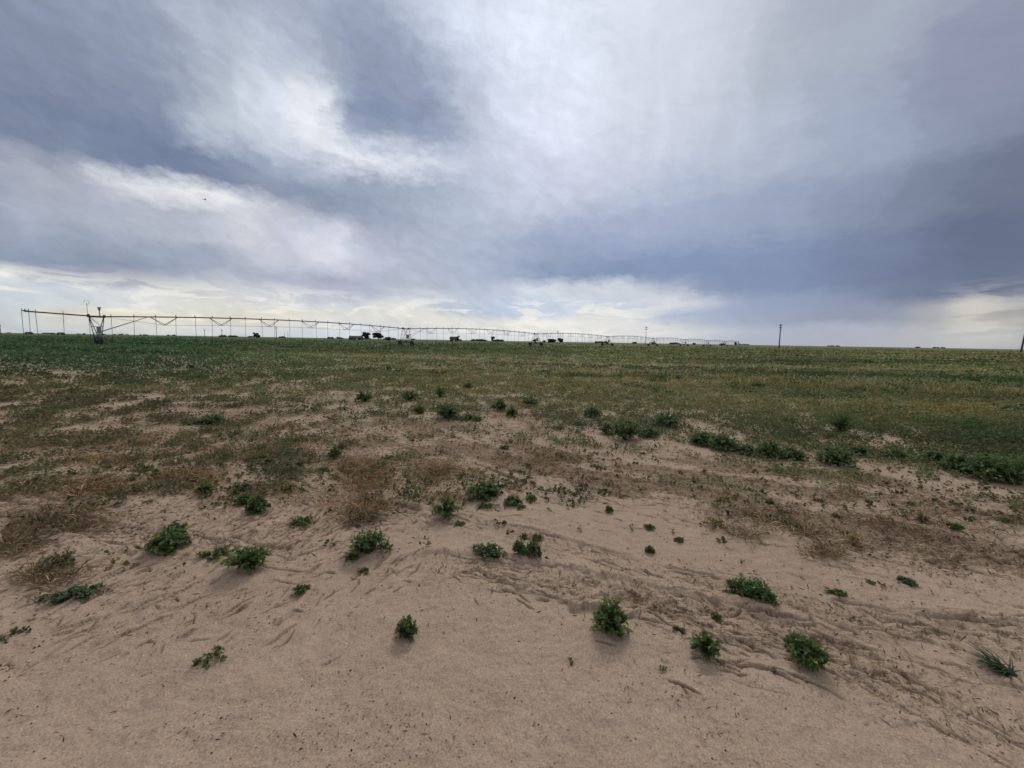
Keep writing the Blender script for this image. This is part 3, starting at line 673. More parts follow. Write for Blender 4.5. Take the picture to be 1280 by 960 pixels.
G1 = 'weeds growing on the bare sand'; G2 = 'bushy plants along the crop edge'; G3 = 'darker bushes out in the crop'
WEEDS = [
 # px, py (middle of the foot), width px, height px, kind, label, turn, long
 (508, 797, 40, 34, 'dense', 'round compact dark green weed alone on smooth sand, low in the middle', 0, 1),
 (763, 793, 58, 48, 'leafy', 'large leafy green weed with pointed leaves, biggest on the bare sand', 0, 1),
 (882, 819, 38, 34, 'leafy', 'bushy green weed on the lower side of the broken tyre rut', .3, 1),
 (262, 826, 56, 36, 'sparse', 'straggly thin dark weed sprawled on sand at the lower left', .9, 1.3),
 (20, 793, 38, 22, 'sparse', 'thin sprawling weed on sand at the left border, below the thin grass tuft', .9, 1.3),
 (96, 745, 54, 26, 'bluish', 'bluish green flat weed on the left sand, right of the thin grass tuft', .5, 1.2),
 (76, 707, 58, 34, 'olive', 'olive brown bushy weed on the left sand with dry stalks around it', .3, 1),
 (313, 712, 54, 36, 'leafy', 'spreading leafy weed with bright leaf tips, right of two lower weeds', .2, 1.1),
 (378, 739, 27, 20, 'sprawl', 'small compact green weed alone below the curved crust ledges', 0, 1),
 (214, 686, 50, 34, 'bush', 'dense weed with two stacked lobes beside the crust ridge on the left', .3, 1),
 (218, 665, 34, 26, 'bluish', 'rear bluish lobe of growth just behind the dense two part weed', 0, 1),
 (270, 695, 42, 22, 'sprawl', 'low wispy green weed between the dense left weed and the leafy one', .5, 1.2),
 (159, 688, 17, 9, 'seedling', 'tiny green weed alone on sand, left of the dense two part weed', 0, 1),
 (462, 694, 52, 36, 'leafy', 'upright crescent shaped green weed left of the wide sand clearing', .5, 1.2),
 (440, 700, 26, 20, 'sprawl', 'drooping green lobe on the left foot of the crescent shaped weed', 0, 1),
 (457, 714, 20, 9, 'sparse', 'small flat sprig just below the crescent shaped weed', .6, 1.2),
 (377, 655, 40, 18, 'sprawl', 'fresh bright green low weed alone in the cracked sand', .2, 1.15),
 (256, 619, 25, 18, 'dense', 'small round bright green weed left of the weed trio', 0, 1),
 (304, 615, 33, 20, 'bluish', 'dark bluish weed, rearmost of the weed trio', 0, 1),
 (322, 640, 36, 26, 'bush', 'round green weed, nearest of the weed trio', 0, 1),
 (306, 629, 24, 16, 'bush', 'small green weed in the middle of the weed trio', 0, 1),
 (363, 612, 30, 14, 'yellow', 'yellow green mossy looking weed behind the weed trio', .2, 1.15),
 (330, 619, 20, 11, 'yellow', 'small yellow green patch touching the weed trio', 0, 1),
 (271, 631, 18, 8, 'sparse', 'thin sprig right below the small round weed', .4, 1),
 (558, 649, 46, 30, 'dense', 'rounded thick green weed at the head of the tyre rut', .0, 1.05),
 (575, 657, 18, 12, 'sprawl', 'little shoot leaning off the right foot of the rounded thick weed', 0, 1),
 (608, 624, 48, 24, 'bush', 'wide mounded green weed upper of the middle cluster', 0, 1.1),
 (606, 637, 24, 11, 'sprawl', 'small green weed tucked below the wide mounded weed', 0, 1),
 (640, 632, 26, 14, 'bush', 'flat green weed right of the wide mounded weed', 0, 1),
 (664, 627, 22, 13, 'sprawl', 'loose leafy sprig, rightmost of the middle cluster', 0, 1),
 (651, 637, 14, 9, 'sprawl', 'tiny tuft below the flat green weed of the middle cluster', 0, 1),
 (622, 640, 10, 6, 'seedling', 'very small tuft under the middle cluster of weeds', 0, 1),
 (613, 610, 14, 10, 'sparse', 'small twiggy sprig behind the wide mounded weed', .7, 1.2),
 (613, 699, 44, 32, 'bluish', 'leggy bluish green weed with side shoots above the lower rut', 0, 1),
 (596, 692, 18, 16, 'sparse', 'thin side shoot left of the leggy bluish weed', 2.8, 1.2),
 (649, 697, 22, 26, 'bush', 'narrow green weed between the leggy weed and the round one', 0, 1),
 (667, 697, 24, 20, 'bush', 'round dark weed at the right end of the leggy row', 0, 1),
 (655, 674, 20, 12, 'olive', 'flat olive weed above the leggy row, left of a pair', 0, 1),
 (672, 674, 20, 13, 'sprawl', 'flat green weed above the leggy row, right of a pair', 0, 1),
 (761, 642, 12, 9, 'dense', 'tiny round dark weed on clean sand in the middle right', 0, 1),
 (790, 664, 13, 10, 'seedling', 'small spiky seedling on sand, left of a close pair', 0, 1),
 (812, 662, 17, 10, 'sprawl', 'small star shaped weed on sand, right of a close pair', 0, 1),
 (841, 667, 9, 8, 'seedling', 'tiny upright seedling, upper of two near the yellow sprig', 0, 1),
 (850, 677, 14, 8, 'sprawl', 'tiny spreading seedling, lower of two near the yellow sprig', 0, 1),
 (812, 692, 12, 9, 'dense', 'tiny dark weed alone above the tyre rut', 0, 1),
 (724, 665, 9, 8, 'seedling', 'small bent seedling alone on sand right of the flat pair', 0, 1),
 (687, 641, 10, 9, 'seedling', 'small seedling right of the middle cluster of weeds', 0, 1),
 (935, 747, 62, 32, 'feathery', 'long feathery green weed lying slanted across the tyre rut', -.62, 1.45),
 (896, 661, 34, 18, 'yellow', 'yellowing two stemmed sprig on sand near the litter band', .2, 1.1),
 (895, 770, 14, 11, 'sprawl', 'small green tuft in the broken tyre rut', 0, 1),
 (929, 703, 10, 8, 'seedling', 'tiny green seedling above the long feathery weed', 0, 1),
 (1049, 743, 24, 14, 'sprawl', 'small green weed beside the rut, right of the feathery weed', -.5, 1.2),
 (1095, 730, 20, 12, 'sparse', 'thin greyish weed on sand, left of two alike', -.5, 1.2),
 (1134, 727, 19, 11, 'bluish', 'small dark leafy weed on sand, right of two alike', -.4, 1.1),
 (1193, 665, 20, 9, 'feathery', 'low bright green weed slanting on the right sand', -.5, 1.3),
 (1152, 654, 22, 18, 'olive', 'upright olive grassy weed in the right litter band', .3, 1),
 (1066, 680, 27, 18, 'yellow', 'yellow olive weed with dark foot at the litter band', 0, 1),
 (1046, 645, 12, 12, 'sprawl', 'small fresh green tuft in the litter band', 0, 1),
 (1212, 638, 15, 10, 'sparse', 'wispy dark sprig on pale sand near the right edge', 0, 1),
 (1257, 656, 24, 14, 'olive', 'faint olive stalks standing near the right edge', 0, 1),
 (1138, 631, 11, 9, 'sparse', 'tiny grey green sprig on the pale sand strip at right', 0, 1),
 (1161, 632, 8, 5, 'seedling', 'tiny flat seedling beside the grey green sprig', 0, 1),
 (962, 629, 16, 10, 'sprawl', 'small green weed upright in the stems of the litter band', 0, 1),
 (906, 627, 30, 11, 'yellow', 'low yellow green growth in the litter band', 0, 1.1),
 (866, 605, 9, 8, 'olive', 'tiny olive tuft above the rut edge', 0, 1),
 (849, 592, 12, 9, 'yellow', 'yellow green sprig near the crop edge, left of two', 0, 1),
 (880, 592, 14, 8, 'yellow', 'yellow green sprig near the crop edge, right of two', 0, 1),
 (713, 829, 8, 10, 'seedling', 'tiny upright seedling left below the large leafy weed', 0, 1),
 (829, 838, 9, 6, 'seedling', 'tiny dark dry seedling below the tyre rut', 0, 1),
 (967, 838, 10, 7, 'seedling', 'small seedling at the left foot of the ragged pale tipped weed', 0, 1),
 (848, 790, 16, 9, 'sparse', 'scrubby sprig in the rut, above the bushy weed', -.6, 1.2),
 (658, 582, 14, 16, 'sprawl', 'upright small weed in the dry litter behind the middle cluster', 0, 1),
 (670, 589, 10, 6, 'seedling', 'flat seedling beside the upright small weed', 0, 1),
 (630, 562, 14, 9, 'bluish', 'small dark weed in the litter near the crop edge', 0, 1),
 (418, 572, 20, 18, 'bush', 'blue green bushy weed in the left middle litter', 0, 1),
 (428, 562, 24, 14, 'olive', 'olive grassy tuft right behind the blue green bushy weed', 0, 1),
 (405, 588, 22, 9, 'sprawl', 'low weed in front of the blue green bushy weed', 0, 1),
 (419, 598, 11, 8, 'sprawl', 'tiny weed in front of the dry grass patch', 0, 1),
 (336, 581, 17, 9, 'dense', 'compact dome weed in the left litter', 0, 1),
 (322, 576, 26, 11, 'sprawl', 'loose green weed next to the compact dome weed', 0, 1.1),
 (375, 584, 24, 12, 'olive', 'faded olive weed between the green weeds in the litter', 0, 1),
 (90, 594, 12, 7, 'sprawl', 'tiny green weed on the pale sand strip at left', 0, 1),
 (20, 588, 26, 14, 'bluish', 'dark low weed at the left border in the litter', 0, 1.1),
 (265, 530, 40, 16, 'bush', 'blue green mounded weed in the brown litter, left', .0, 1.1),
 (238, 530, 34, 14, 'sprawl', 'loose green weed left of the blue green mounded weed', 0, 1.1),
 (206, 572, 34, 14, 'sprawl', 'spreading green weed among litter, above the straw', 0, 1.1),
 (180, 589, 30, 8, 'sprawl', 'flat dark weed on sand under the straw patch', 0, 1.2),
 (219, 607, 26, 12, 'sprawl', 'ragged flat weed left above the small round weed', .2, 1.2),
 (195, 594, 12, 8, 'dense', 'small dome weed right of the flat dark weed', 0, 1),
 (489, 572, 10, 7, 'sprawl', 'tiny weed in pale sand beside the dry grass patch', 0, 1),
 (492, 588, 12, 7, 'sparse', 'tiny leggy weed right of the dry grass patch', 0, 1),
 (1006, 829, 54, 36, 'leafy', 'ragged green weed with long pale tipped leaves beside the broken rut', -.7, 1.35),
 (497, 601, 9, 5, 'seedling', 'tiny flat weed below the leggy one by the dry grass', 0, 1),
]
TUFTS = [
 
 (1262, 842, 60, 28, 'grass', 'long bladed grass tuft in the lower right corner', 2.5, 1),
 (48, 748, 34, 34, 'drygrass', 'thin olive grass tuft with long stalks on the left sand', .9, 1),
]
BUSHES = [
 (783, 549, 46, 26, 'bush', 'tall grey green bush at the crop edge, right of the middle', 0, 1), (760, 542, 22, 14, 'bush', 'small bush left of the tall grey green bush', 0, 1),
 (835, 533, 42, 17, 'bush', 'wide dark bush behind the tall grey green bush', 0, 1.1), (812, 546, 26, 12, 'bush', 'low bush right of the tall grey green bush', 0, 1.1),
 (876, 556, 36, 14, 'bush', 'first bush at the left end of the dark hedge like row', 0, 1), (902, 562, 40, 18, 'bush', 'second bush from the left in the dark hedge like row', 0, 1),
 (932, 567, 44, 22, 'bluish', 'bluish thick bush in the middle of the dark hedge like row', 0, 1), (962, 571, 44, 20, 'bush', 'rounded bush right of the bluish one in the hedge like row', 0, 1),
 (990, 573, 34, 14, 'bush', 'low last bush at the right end of the hedge like row', 0, 1), (1045, 580, 48, 20, 'bush', 'dark dome bush alone right of the hedge like row', 0, 1.05),
 (1074, 569, 24, 13, 'bush', 'small bush just behind the dark dome bush', 0, 1), (1120, 573, 26, 11, 'bush', 'small isolated bush on sand between the two dark rows', 0, 1),
 (1052, 540, 48, 28, 'feathery', 'bright green feathery bush rising out of the sparse crop at right', 0, 1),
 (1168, 578, 36, 14, 'bush', 'low first bush of the dark clump at the right edge', -.2, 1.1), (1198, 588, 44, 20, 'bush', 'second bush of the dark clump at the right edge', -.2, 1),
 (1232, 598, 54, 30, 'bush', 'large dark bush in the middle of the clump at the right edge', 0, 1), (1268, 604, 56, 32, 'feathery', 'large dark feathery bush cut by the right edge', 0, 1),
 (1240, 580, 40, 14, 'bush', 'flat bush behind the dark clump at the right edge', 0, 1.2),
 (560, 522, 40, 20, 'bush', 'broad grey green bush at the crop edge, left of the middle', 0, 1.1), (586, 524, 26, 12, 'bluish', 'low bluish bush right of the broad grey green bush', 0, 1.1),
 (598, 526, 16, 14, 'sprawl', 'upright small bush next to the low bluish bush', 0, 1), (524, 517, 18, 10, 'bush', 'small bush left of the broad grey green bush', 0, 1),
 (550, 496, 22, 12, 'dense', 'round dark bush behind the bare gap in the crop', 0, 1), (512, 500, 24, 12, 'bush', 'grey green bush left of the bare gap in the crop', 0, 1),
 (455, 501, 26, 13, 'bush', 'dusty green bush at the crop edge, left of the bare gap', 0, 1), (640, 519, 18, 12, 'bush', 'small bush right of the pale stubble patch gap', 0, 1),
 (624, 512, 22, 14, 'bush', 'bush standing behind the small bush by the stubble', 0, 1), (662, 506, 24, 8, 'dense', 'flat dark bush at the rim of the pale stubble patch', 0, 1.2),
 (740, 521, 26, 12, 'bush', 'leafy bush in the gap right of the stubble patch', 0, 1), (722, 531, 18, 11, 'sprawl', 'thin upright bush on sand right of the stubble patch', 0, 1),
 (700, 536, 16, 10, 'sprawl', 'small sprig bush on sand at the stubble edge', 0, 1), (585, 486, 14, 8, 'dense', 'small dark bush behind the round dark bush', 0, 1),
]
FAR = [
 (250, 474, 22, 10, 'dense', 'round dark bush on the left, nearest out in the crop', 0, 1), (240, 460, 13, 6, 'dense', 'small dark bush behind the round dark bush on the left', 0, 1),
 (372, 458, 34, 7, 'feathery', 'left half of the long dark bush strip in the crop', 0, 1.3), (410, 458, 44, 7, 'feathery', 'right half of the long dark bush strip in the crop', 0, 1.3),
 (486, 463, 12, 9, 'dense', 'upright dark bush right of the long bush strip', 0, 1), (598, 464, 26, 7, 'dense', 'dark bush beyond the yellow speckled crop', 0, 1.2),
 (775, 473, 12, 8, 'feathery', 'small green bush on the pale straw line', 0, 1), (680, 466, 18, 6, 'feathery', 'low green bush at the left end of the straw line', 0, 1.2),
 (826, 474, 22, 8, 'feathery', 'green bush on the straw line, left of a pair', 0, 1.1), (848, 475, 22, 8, 'dense', 'green bush on the straw line, right of a pair', 0, 1.1),
 (919, 482, 20, 7, 'dense', 'flat dark bush beside the biggest bush of the straw line', 0, 1.1), (948, 485, 28, 12, 'dense', 'biggest dark bush of the straw line', 0, 1),
 (1128, 490, 22, 11, 'feathery', 'tall green bush at the right end of the straw line', 0, 1), (1105, 490, 30, 7, 'feathery', 'low green bush left of the tall green bush', 0, 1.2),
 (990, 480, 18, 8, 'feathery', 'green bush right of the biggest dark bush', 0, 1), (760, 452, 8, 5, 'dense', 'tiny bush far out beneath the irrigation pipe', 0, 1),
]
sd = 0
for lst, name, cat, grp in ((WEEDS, 'weed', 'weed', G1), (TUFTS, 'grass_tuft', 'grass tuft', None), (BUSHES, 'wild_bush', 'bush', G2), (FAR, 'crop_bush', 'bush', G3)):
    for (px_, py_, w_, h_, kd, lab, tn, lg) in lst:
        sd += 1; weed(px_, py_, w_ * (1.15 if lst is BUSHES else 1), h_ * (1.6 if lst is BUSHES else 1.1), kd, name, lab, cat, grp, tn, lg, sd)

# ------------------------------------------------------------------ the centre pivot irrigation machine
SPAN = 52.29; NSP = 8
PA = np.array([-58.53, 59.0]); PD = np.array([.6336, .7737]); PD /= np.linalg.norm(PD)    # outer drive tower, direction towards the pivot
PN = np.array([PD[1], -PD[0]])                                                            # wheel direction
def pv(s, n, z): return Vector((PA[0] + PD[0] * s + PN[0] * n, PA[1] + PD[1] * s + PN[1] * n, z))
HT = 4.05
def pipe_z(s):
    if s < 0: return HT + .02 - .05 * s
    q = (s % SPAN) / SPAN
    return HT + .95 * 4 * q * (1 - q) * .75
org = pv(0, 0, 0)
piv = empty('center_pivot_irrigator', org, 'long rusty center pivot irrigation machine on wheeled towers across the field', 'irrigation machine')
def P(mb, name, mat, parent, **k): return mb.build(name, mat, parent, origin=org, **k)

STATIONS = [(k + 1) / 7 for k in range(6)]
for k in range(NSP):
    s0 = k * SPAN; rp = .088
    pts = [pv(s0 + SPAN * t, 0, pipe_z(s0 + SPAN * min(t, .99999))) for t in np.linspace(0, 1, 25)]
    sp = P(MB().path(pts, rp, 8), 'span_pipe', M_STEEL, piv)
    rods = MB(); nodes = {-1: [], 1: []}
    for sd_ in (-1, 1): nodes[sd_].append(pv(s0 + .5, 0, pipe_z(s0 + .5)))
    for t in STATIONS:
        s = s0 + SPAN * t; zb = pipe_z(s) - 1.25; br = MB()
        for sd_ in (-1, 1):
            nb = pv(s, sd_ * .85, zb); nodes[sd_].append(nb)
            for ds in (-1.7, 1.7): br.tube(nb, pv(s + ds, 0, pipe_z(s + ds)), .035, n=5)
        br.tube(pv(s, -.85, zb), pv(s, .85, zb), .03, n=5)
        P(br, 'truss_brace', M_STEEL, sp)
    for sd_ in (-1, 1):
        nodes[sd_].append(pv(s0 + SPAN - .5, 0, pipe_z(s0 + SPAN - .5)))
        for a, b in zip(nodes[sd_][:-1], nodes[sd_][1:]): rods.tube(a, b, .013, n=4)
    P(rods, 'truss_rod', M_STEEL, sp)

ov = [pv(s, 0, pipe_z(s)) for s in np.linspace(0, -6.58, 8)]
ovp = P(MB().path(ov, .088, 8), 'overhang_pipe', M_STEEL, piv)
P(MB().tube(pv(-6.2, 0, pipe_z(-6.2) + .03), pv(-6.75, 0, pipe_z(-6.7) + .06), .11, .06, 8).tube(pv(-6.5, 0, pipe_z(-6.5)), pv(-6.5, 0, pipe_z(-6.5) + .3), .05), 'end_sprinkler', M_DARK, ovp)

WB = 2.35
for k in range(NSP):
    s = k * SPAN; tw = MB()
    tw.box(pv(s, 0, .88), (WB, .07, .10), (PN[0], PN[1], 0), (PD[0], PD[1], 0))                    # base beam
    tower = P(tw, 'drive_tower', M_STEEL, piv)
    for n_ in (-1, 1):
        for e in (-1, 1):
            P(MB().tube(pv(s + e * .12, n_ * WB * .92, .9), pv(s + e * .75, n_ * .16, HT), .048, n=6), 'leg', M_STEEL, tower)
    ts = MB()
    for zz in (1.75, 2.65):
        f_ = (zz - .9) / (HT - .9)
        for n_ in (-1, 1):
            q = n_ * (WB * .92 * (1 - f_) + .16 * f_); e = .12 + .63 * f_
            ts.tube(pv(s - e, q, zz), pv(s + e, q, zz), .028, n=5)
        for e in (-1, 1):
            qq = WB * .92 * (1 - f_) + .16 * f_; ee = e * (.12 + .63 * f_); ts.tube(pv(s + ee, -qq, zz), pv(s + ee, qq, zz), .028, n=5)
    for n_ in (-1, 1):
        ts.tube(pv(s + .3, n_ * 1.1, 1.75 + .2), pv(s + 5.6, n_ * .1, pipe_z(s + 5.6)), .03, n=5)   # stay up to the pipe
        ts.tube(pv(s - .75, n_ * .16, HT), pv(s + .5, n_ * .9, 2.65), .022, n=5)
    P(ts, 'tower_bracing', M_STEEL, tower)
    P(MB().box(pv(s, 0, HT), (.18, .85, .12), (PN[0], PN[1], 0), (PD[0], PD[1], 0)).box(pv(s - .8, 0, HT + .1), (.16, .14, .2), (PN[0], PN[1], 0), (PD[0], PD[1], 0)).box(pv(s + .8, 0, HT + .08), (.16, .13, .18), (PN[0], PN[1], 0), (PD[0], PD[1], 0)), 'pipe_saddle', M_STEEL, tower)
    P(MB().box(pv(s + .1, .55, 2.2), (.3, .22, .42), (PN[0], PN[1], 0), (PD[0], PD[1], 0)), 'control_box', M_GREY, tower)
    for n_ in (-1, 1):
        c = pv(s, n_ * WB, .62); ax = (PD[0], PD[1], 0)
        wh = P(MB().ring(c, ax, .62, [(.66, -.17), (.93, -.19), (1, -.12), (1, .12), (.93, .19), (.66, .17)], 28), 'wheel', M_TYRE, tower)
        # the rim belongs to the wheel: same mesh level, its own steel dish
        P(MB().ring(c, ax, .41, [(.12, -.05), (1, -.14), (1, .14), (.12, .05)], 20), 'wheel_rim', M_STEEL, tower)
    P(MB().box(pv(s, 0, 1.12), (.28, .15, .16), (PN[0], PN[1], 0), (PD[0], PD[1], 0)), 'drive_motor', M_DARK, tower)

def drop(mb, s, side=1):
    zt = pipe_z(s); sw = random.uniform(-.12, .12); r_ = .028
    q = .28 * side
    mb.path([pv(s, 0, zt + .08), pv(s, q * .3, zt + .33), pv(s, q * .8, zt + .34), pv(s, q, zt + .1), pv(s + sw * .4, q, zt * .5 + .4), pv(s + sw, q, .75)], [r_, r_, r_, r_, r_ * .9, r_ * .9], 5)
    mb.tube(pv(s + sw, q, .78), pv(s + sw, q, .6), .045, .055, 6)
dps = [-6.79, -6.2, -5.62, -3.19, -.73]
px_obs = [142, 171, 197, 223, 246, 268, 289.5, 309, 328, 345, 362.5, 379.5, 395, 411, 424, 438, 451, 463, 475, 487, 497]
for q in px_obs:
    u = (q - 640) / F; dps.append((PA[0] - u * PA[1]) / (u * PD[1] - PD[0]))
step = 2.62; s = SPAN + 1.4
while s < NSP * SPAN - 1.5: dps.append(s); s += step
for k, s in enumerate(dps[:99]):
    mb = MB(); drop(mb, s, 1 if k % 2 else -1); P(mb, 'drop_hose', M_DARK, piv)
mb = MB()
for k, s in enumerate(dps[99:]): drop(mb, s, 1 if k % 2 else -1)
P(mb, 'drop_hoses_far_off', M_DARK, piv, kind='stuff')
# guidance aerial and beacon above the outer tower
am = MB().tube(pv(-.85, 0, HT), pv(-.85, 0, HT + 1.85), .03)
am.path([pv(-.85 + .28 * math.sin(a), 0, HT + 1.62 + .30 - .30 * math.cos(a)) for a in np.linspace(0, TAU * .8, 12)], .025, 5)
P(am, 'aerial_mast', M_PALE, piv)
P(MB().tube(pv(.35, 0, HT), pv(.35, 0, HT + .9), .06).tube(pv(.35, 0, HT + .85), pv(.35, 0, HT + 1.35), .09, .2, 10), 'beacon', M_GREY, piv)
# the pivot point itself
s = NSP * SPAN; pp = MB()
for a in (-1, 1):
    for b in (-1, 1): pp.tube(pv(s + a * 1.2, b * 1.2, 0), pv(s + a * .25, b * .25, HT + .1), .07)
for zz, w_ in ((1.3, .9), (2.6, .57)):
    for a in (-1, 1): pp.tube(pv(s + a * w_, -w_, zz), pv(s + a * w_, w_, zz), .04).tube(pv(s - w_, a * w_, zz), pv(s + w_, a * w_, zz), .04)
pp.tube(pv(s, 0, 0), pv(s, 0, HT + .5), .14, n=8)
P(pp, 'pivot_stand', M_STEEL, piv)

# ------------------------------------------------------------------ far things
def at_far(px, dist):
    """ground point seen in the photo's column px, dist metres ahead"""
    v = ray(np.array([px]), np.array([float(horizon(px))]))[0]
    return v[0] / v[1] * dist, dist
def power_pole(px, top_px, dist, r, label, arms=True, lean=0.0):
    x, y = at_far(px, dist); hgt = EYE + top_px * dist / F
    root = empty('utility_pole', (x, y, 0), label, 'utility pole', 'utility poles along the horizon')
    MB().tube((0, 0, -.3), (lean, 0, hgt), r, r * .7, 10).build('pole', M_WOOD, root)
    if arms:
        c = MB().box((lean * .93, 0, hgt * .93), (.8, .09, .1)).box((lean * .83, 0, hgt * .83), (.8, .09, .1)); co = c.build('crossarm', M_WOOD, root)
        i = MB()
        for z_ in (.93, .83):
            for q in (-.72, -.4, .4, .72): i.tube((lean * z_ + q, 0, hgt * z_ + .08), (lean * z_ + q, 0, hgt * z_ + .34), .06, .09, 8)
        i.build('insulators', M_GREY, root)
    return root
power_pole(974, 26.5, 230, .30, 'thick grey utility pole alone on bare horizon, right of the irrigation machine')
power_pole(1276.5, 28, 170, .34, 'leaning utility pole at the right edge of the horizon', False, .9)
power_pole(807, 21, 280, .15, 'slim tall utility pole behind the far end of the irrigation machine')
power_pole(697, 14, 330, .14, 'slim utility pole behind the small tree clump and pipe')
power_pole(345.5, 13.5, 380, .30, 'thick short utility pole under the first span of pipe')
power_pole(256, 8, 420, .25, 'short utility pole on the left horizon, left of a pair')
power_pole(277.5, 8.5, 420, .25, 'short utility pole on the left horizon, right of a pair')
power_pole(.8, 10, 350, .25, 'utility pole at the left edge of the horizon')
power_pole(356, 6, 600, .25, 'tiny far utility pole, first right of the thick short pole', False)
power_pole(360, 6, 620, .25, 'tiny far utility pole, second right of the thick short pole', False)

def foliage(rng, centres, radii, n_per, leaf, col):
    n_per = int(n_per * 1.8); leaf = leaf * .7
    V, T = [], []
    for (c, R) in zip(centres, radii):
        d = rng.normal(0, 1, (n_per, 3)); d /= np.linalg.norm(d, axis=1)[:, None]; p = np.array(c) + d * np.array(R) * (rng.random((n_per, 1)) ** .4)
        a = rng.normal(0, 1, (n_per, 3)); a /= np.linalg.norm(a, axis=1)[:, None]; b = np.cross(a, d); b /= np.linalg.norm(b, axis=1)[:, None] + 1e-9
        l = leaf * rng.uniform(.6, 1.4, (n_per, 1))
        V.append(np.stack([p - a * l, p + b * l * .6, p + a * l, p - b * l * .6], 1)); T.append(np.repeat(np.array(col) * rng.uniform(.6, 1.4, (n_per, 1)), 4, 0))
    return np.concatenate(V).reshape(-1, 3), np.concatenate(T)
def tree(px, dist, w_px, h_px, label, seed, trunk=.22, col=(.042, .052, .036), name='broadleaf_tree', group='trees on the horizon'):
    rng = np.random.default_rng(300 + seed)
    x, y = at_far(px, dist); W = w_px * dist / F; Hh = EYE + h_px * dist / F
    root = empty(name, (x, y, 0), label, 'tree', group)
    tk = MB().path([(0, 0, -.2), (.05 * W, 0, Hh * trunk), (0, .03 * W, Hh * .6)], [.03 * Hh, .024 * Hh, .012 * Hh], 7)
    cs, rs = [], []
    for k in range(16):
        a = rng.uniform(0, TAU); q = math.sqrt(rng.random()) * .33 * W; zz = Hh * rng.uniform(trunk + .12, .84)
        c = (q * math.cos(a), q * math.sin(a), zz); cs.append(c); rs.append((W * .2 * rng.uniform(.7, 1.2), W * .2 * rng.uniform(.7, 1.2), Hh * .15 * rng.uniform(.7, 1.2)))
        if k < 7: tk.tube((0, 0, Hh * trunk * 1.1), c, .012 * Hh, .004 * Hh, 5)
    tk.build('trunk', M_BARK, root)
    V, T = foliage(rng, cs, rs, 150, .035 * W + .05, col)
    link('crown', quick_mesh('crown', V, np.arange(len(V)), 4, M_LEAF, T), root)
    return root
tree(458, 420, 13, 8.5, 'left of two round dark trees beside the long low house', 1)
tree(472.5, 430, 17, 8, 'right of two round dark trees beside the long low house', 2)
tree(485, 430, 10, 3, 'low shrubby tree right of the two round trees', 3, .05)
tree(438.5, 440, 5, 4, 'small dark tree at the left end of the long low house', 4, .1)
tree(321, 380, 9.5, 5.5, 'lone dark round tree on the left horizon under the pipe', 5, .08)
tree(571.5, 420, 8, 6, 'dark tree standing at the right of the small red barn', 6, .12)
tree(616, 520, 6, 6, 'small upright tree on the horizon left of the third tower', 7, .1)
tree(690, 560, 13, 3.8, 'broad low tree at the left of the slim pole', 8, .05)
tree(700, 560, 9, 4.8, 'rounder low tree at the right of the slim pole', 9, .06)
tree(669, 560, 7, 3, 'low dark tree right beside the third tower', 10, .05)
tree(919.5, 620, 4, 4, 'small dark tree at the pivot end of the machine', 11, .1)

def house(px, dist, w_px, h_px, name, label, wall, roofm):
    x, y = at_far(px, dist); W = w_px * dist / F; Hh = EYE + h_px * dist / F; D = min(W, 9) * .7; hw = Hh * .58
    root = empty(name, (x, y, 0), label, 'barn' if 'barn' in name else 'house')
    MB().box((0, 0, hw / 2), (W / 2, D / 2, hw / 2)).poly([(-W / 2, -D / 2, hw), (-W / 2, D / 2, hw), (-W / 2, 0, Hh - .15), (W / 2, -D / 2, hw), (W / 2, D / 2, hw), (W / 2, 0, Hh - .15)], [(0, 2, 1), (3, 4, 5)]).build('wall', wall, root)
    e = .35
    MB().poly([(-W / 2 - e, -D / 2 - e, hw - .2), (W / 2 + e, -D / 2 - e, hw - .2), (W / 2 + e, 0, Hh), (-W / 2 - e, 0, Hh), (-W / 2 - e, D / 2 + e, hw - .2), (W / 2 + e, D / 2 + e, hw - .2),
               (-W / 2 - e, 0, Hh - .12), (W / 2 + e, 0, Hh - .12)], [(0, 1, 2, 3), (3, 2, 5, 4), (0, 6, 7, 1), (6, 4, 5, 7), (0, 3, 4, 6), (1, 7, 5, 2)]).build('roof', roofm, root)
    MB().box((W * .18, -D / 2 - .04, 1.05), (.5, .05, 1.05)).build('door', M_WHITE, root)
    for q in (-.3, .36): MB().box((W * q, -D / 2 - .04, hw * .55), (.6, .05, .5)).build('window', M_DARK, root)
house(445, 430, 15, 3.2, 'farm_house', 'long low brown farm house left of two round trees', M_BROWNWALL, M_ROOF)
house(566.5, 415, 7.5, 4.2, 'red_barn', 'small red barn with dark roof on the horizon', M_REDWALL, M_ROOF)
house(36, 600, 6, 1.6, 'farm_shed', 'tiny low farm shed on the left horizon beneath the overhang', M_ROOF, M_ROOF)
house(76, 600, 6, 1.6, 'farm_shed', 'tiny low farm shed on the left horizon, nearer the first tower', M_ROOF, M_ROOF)

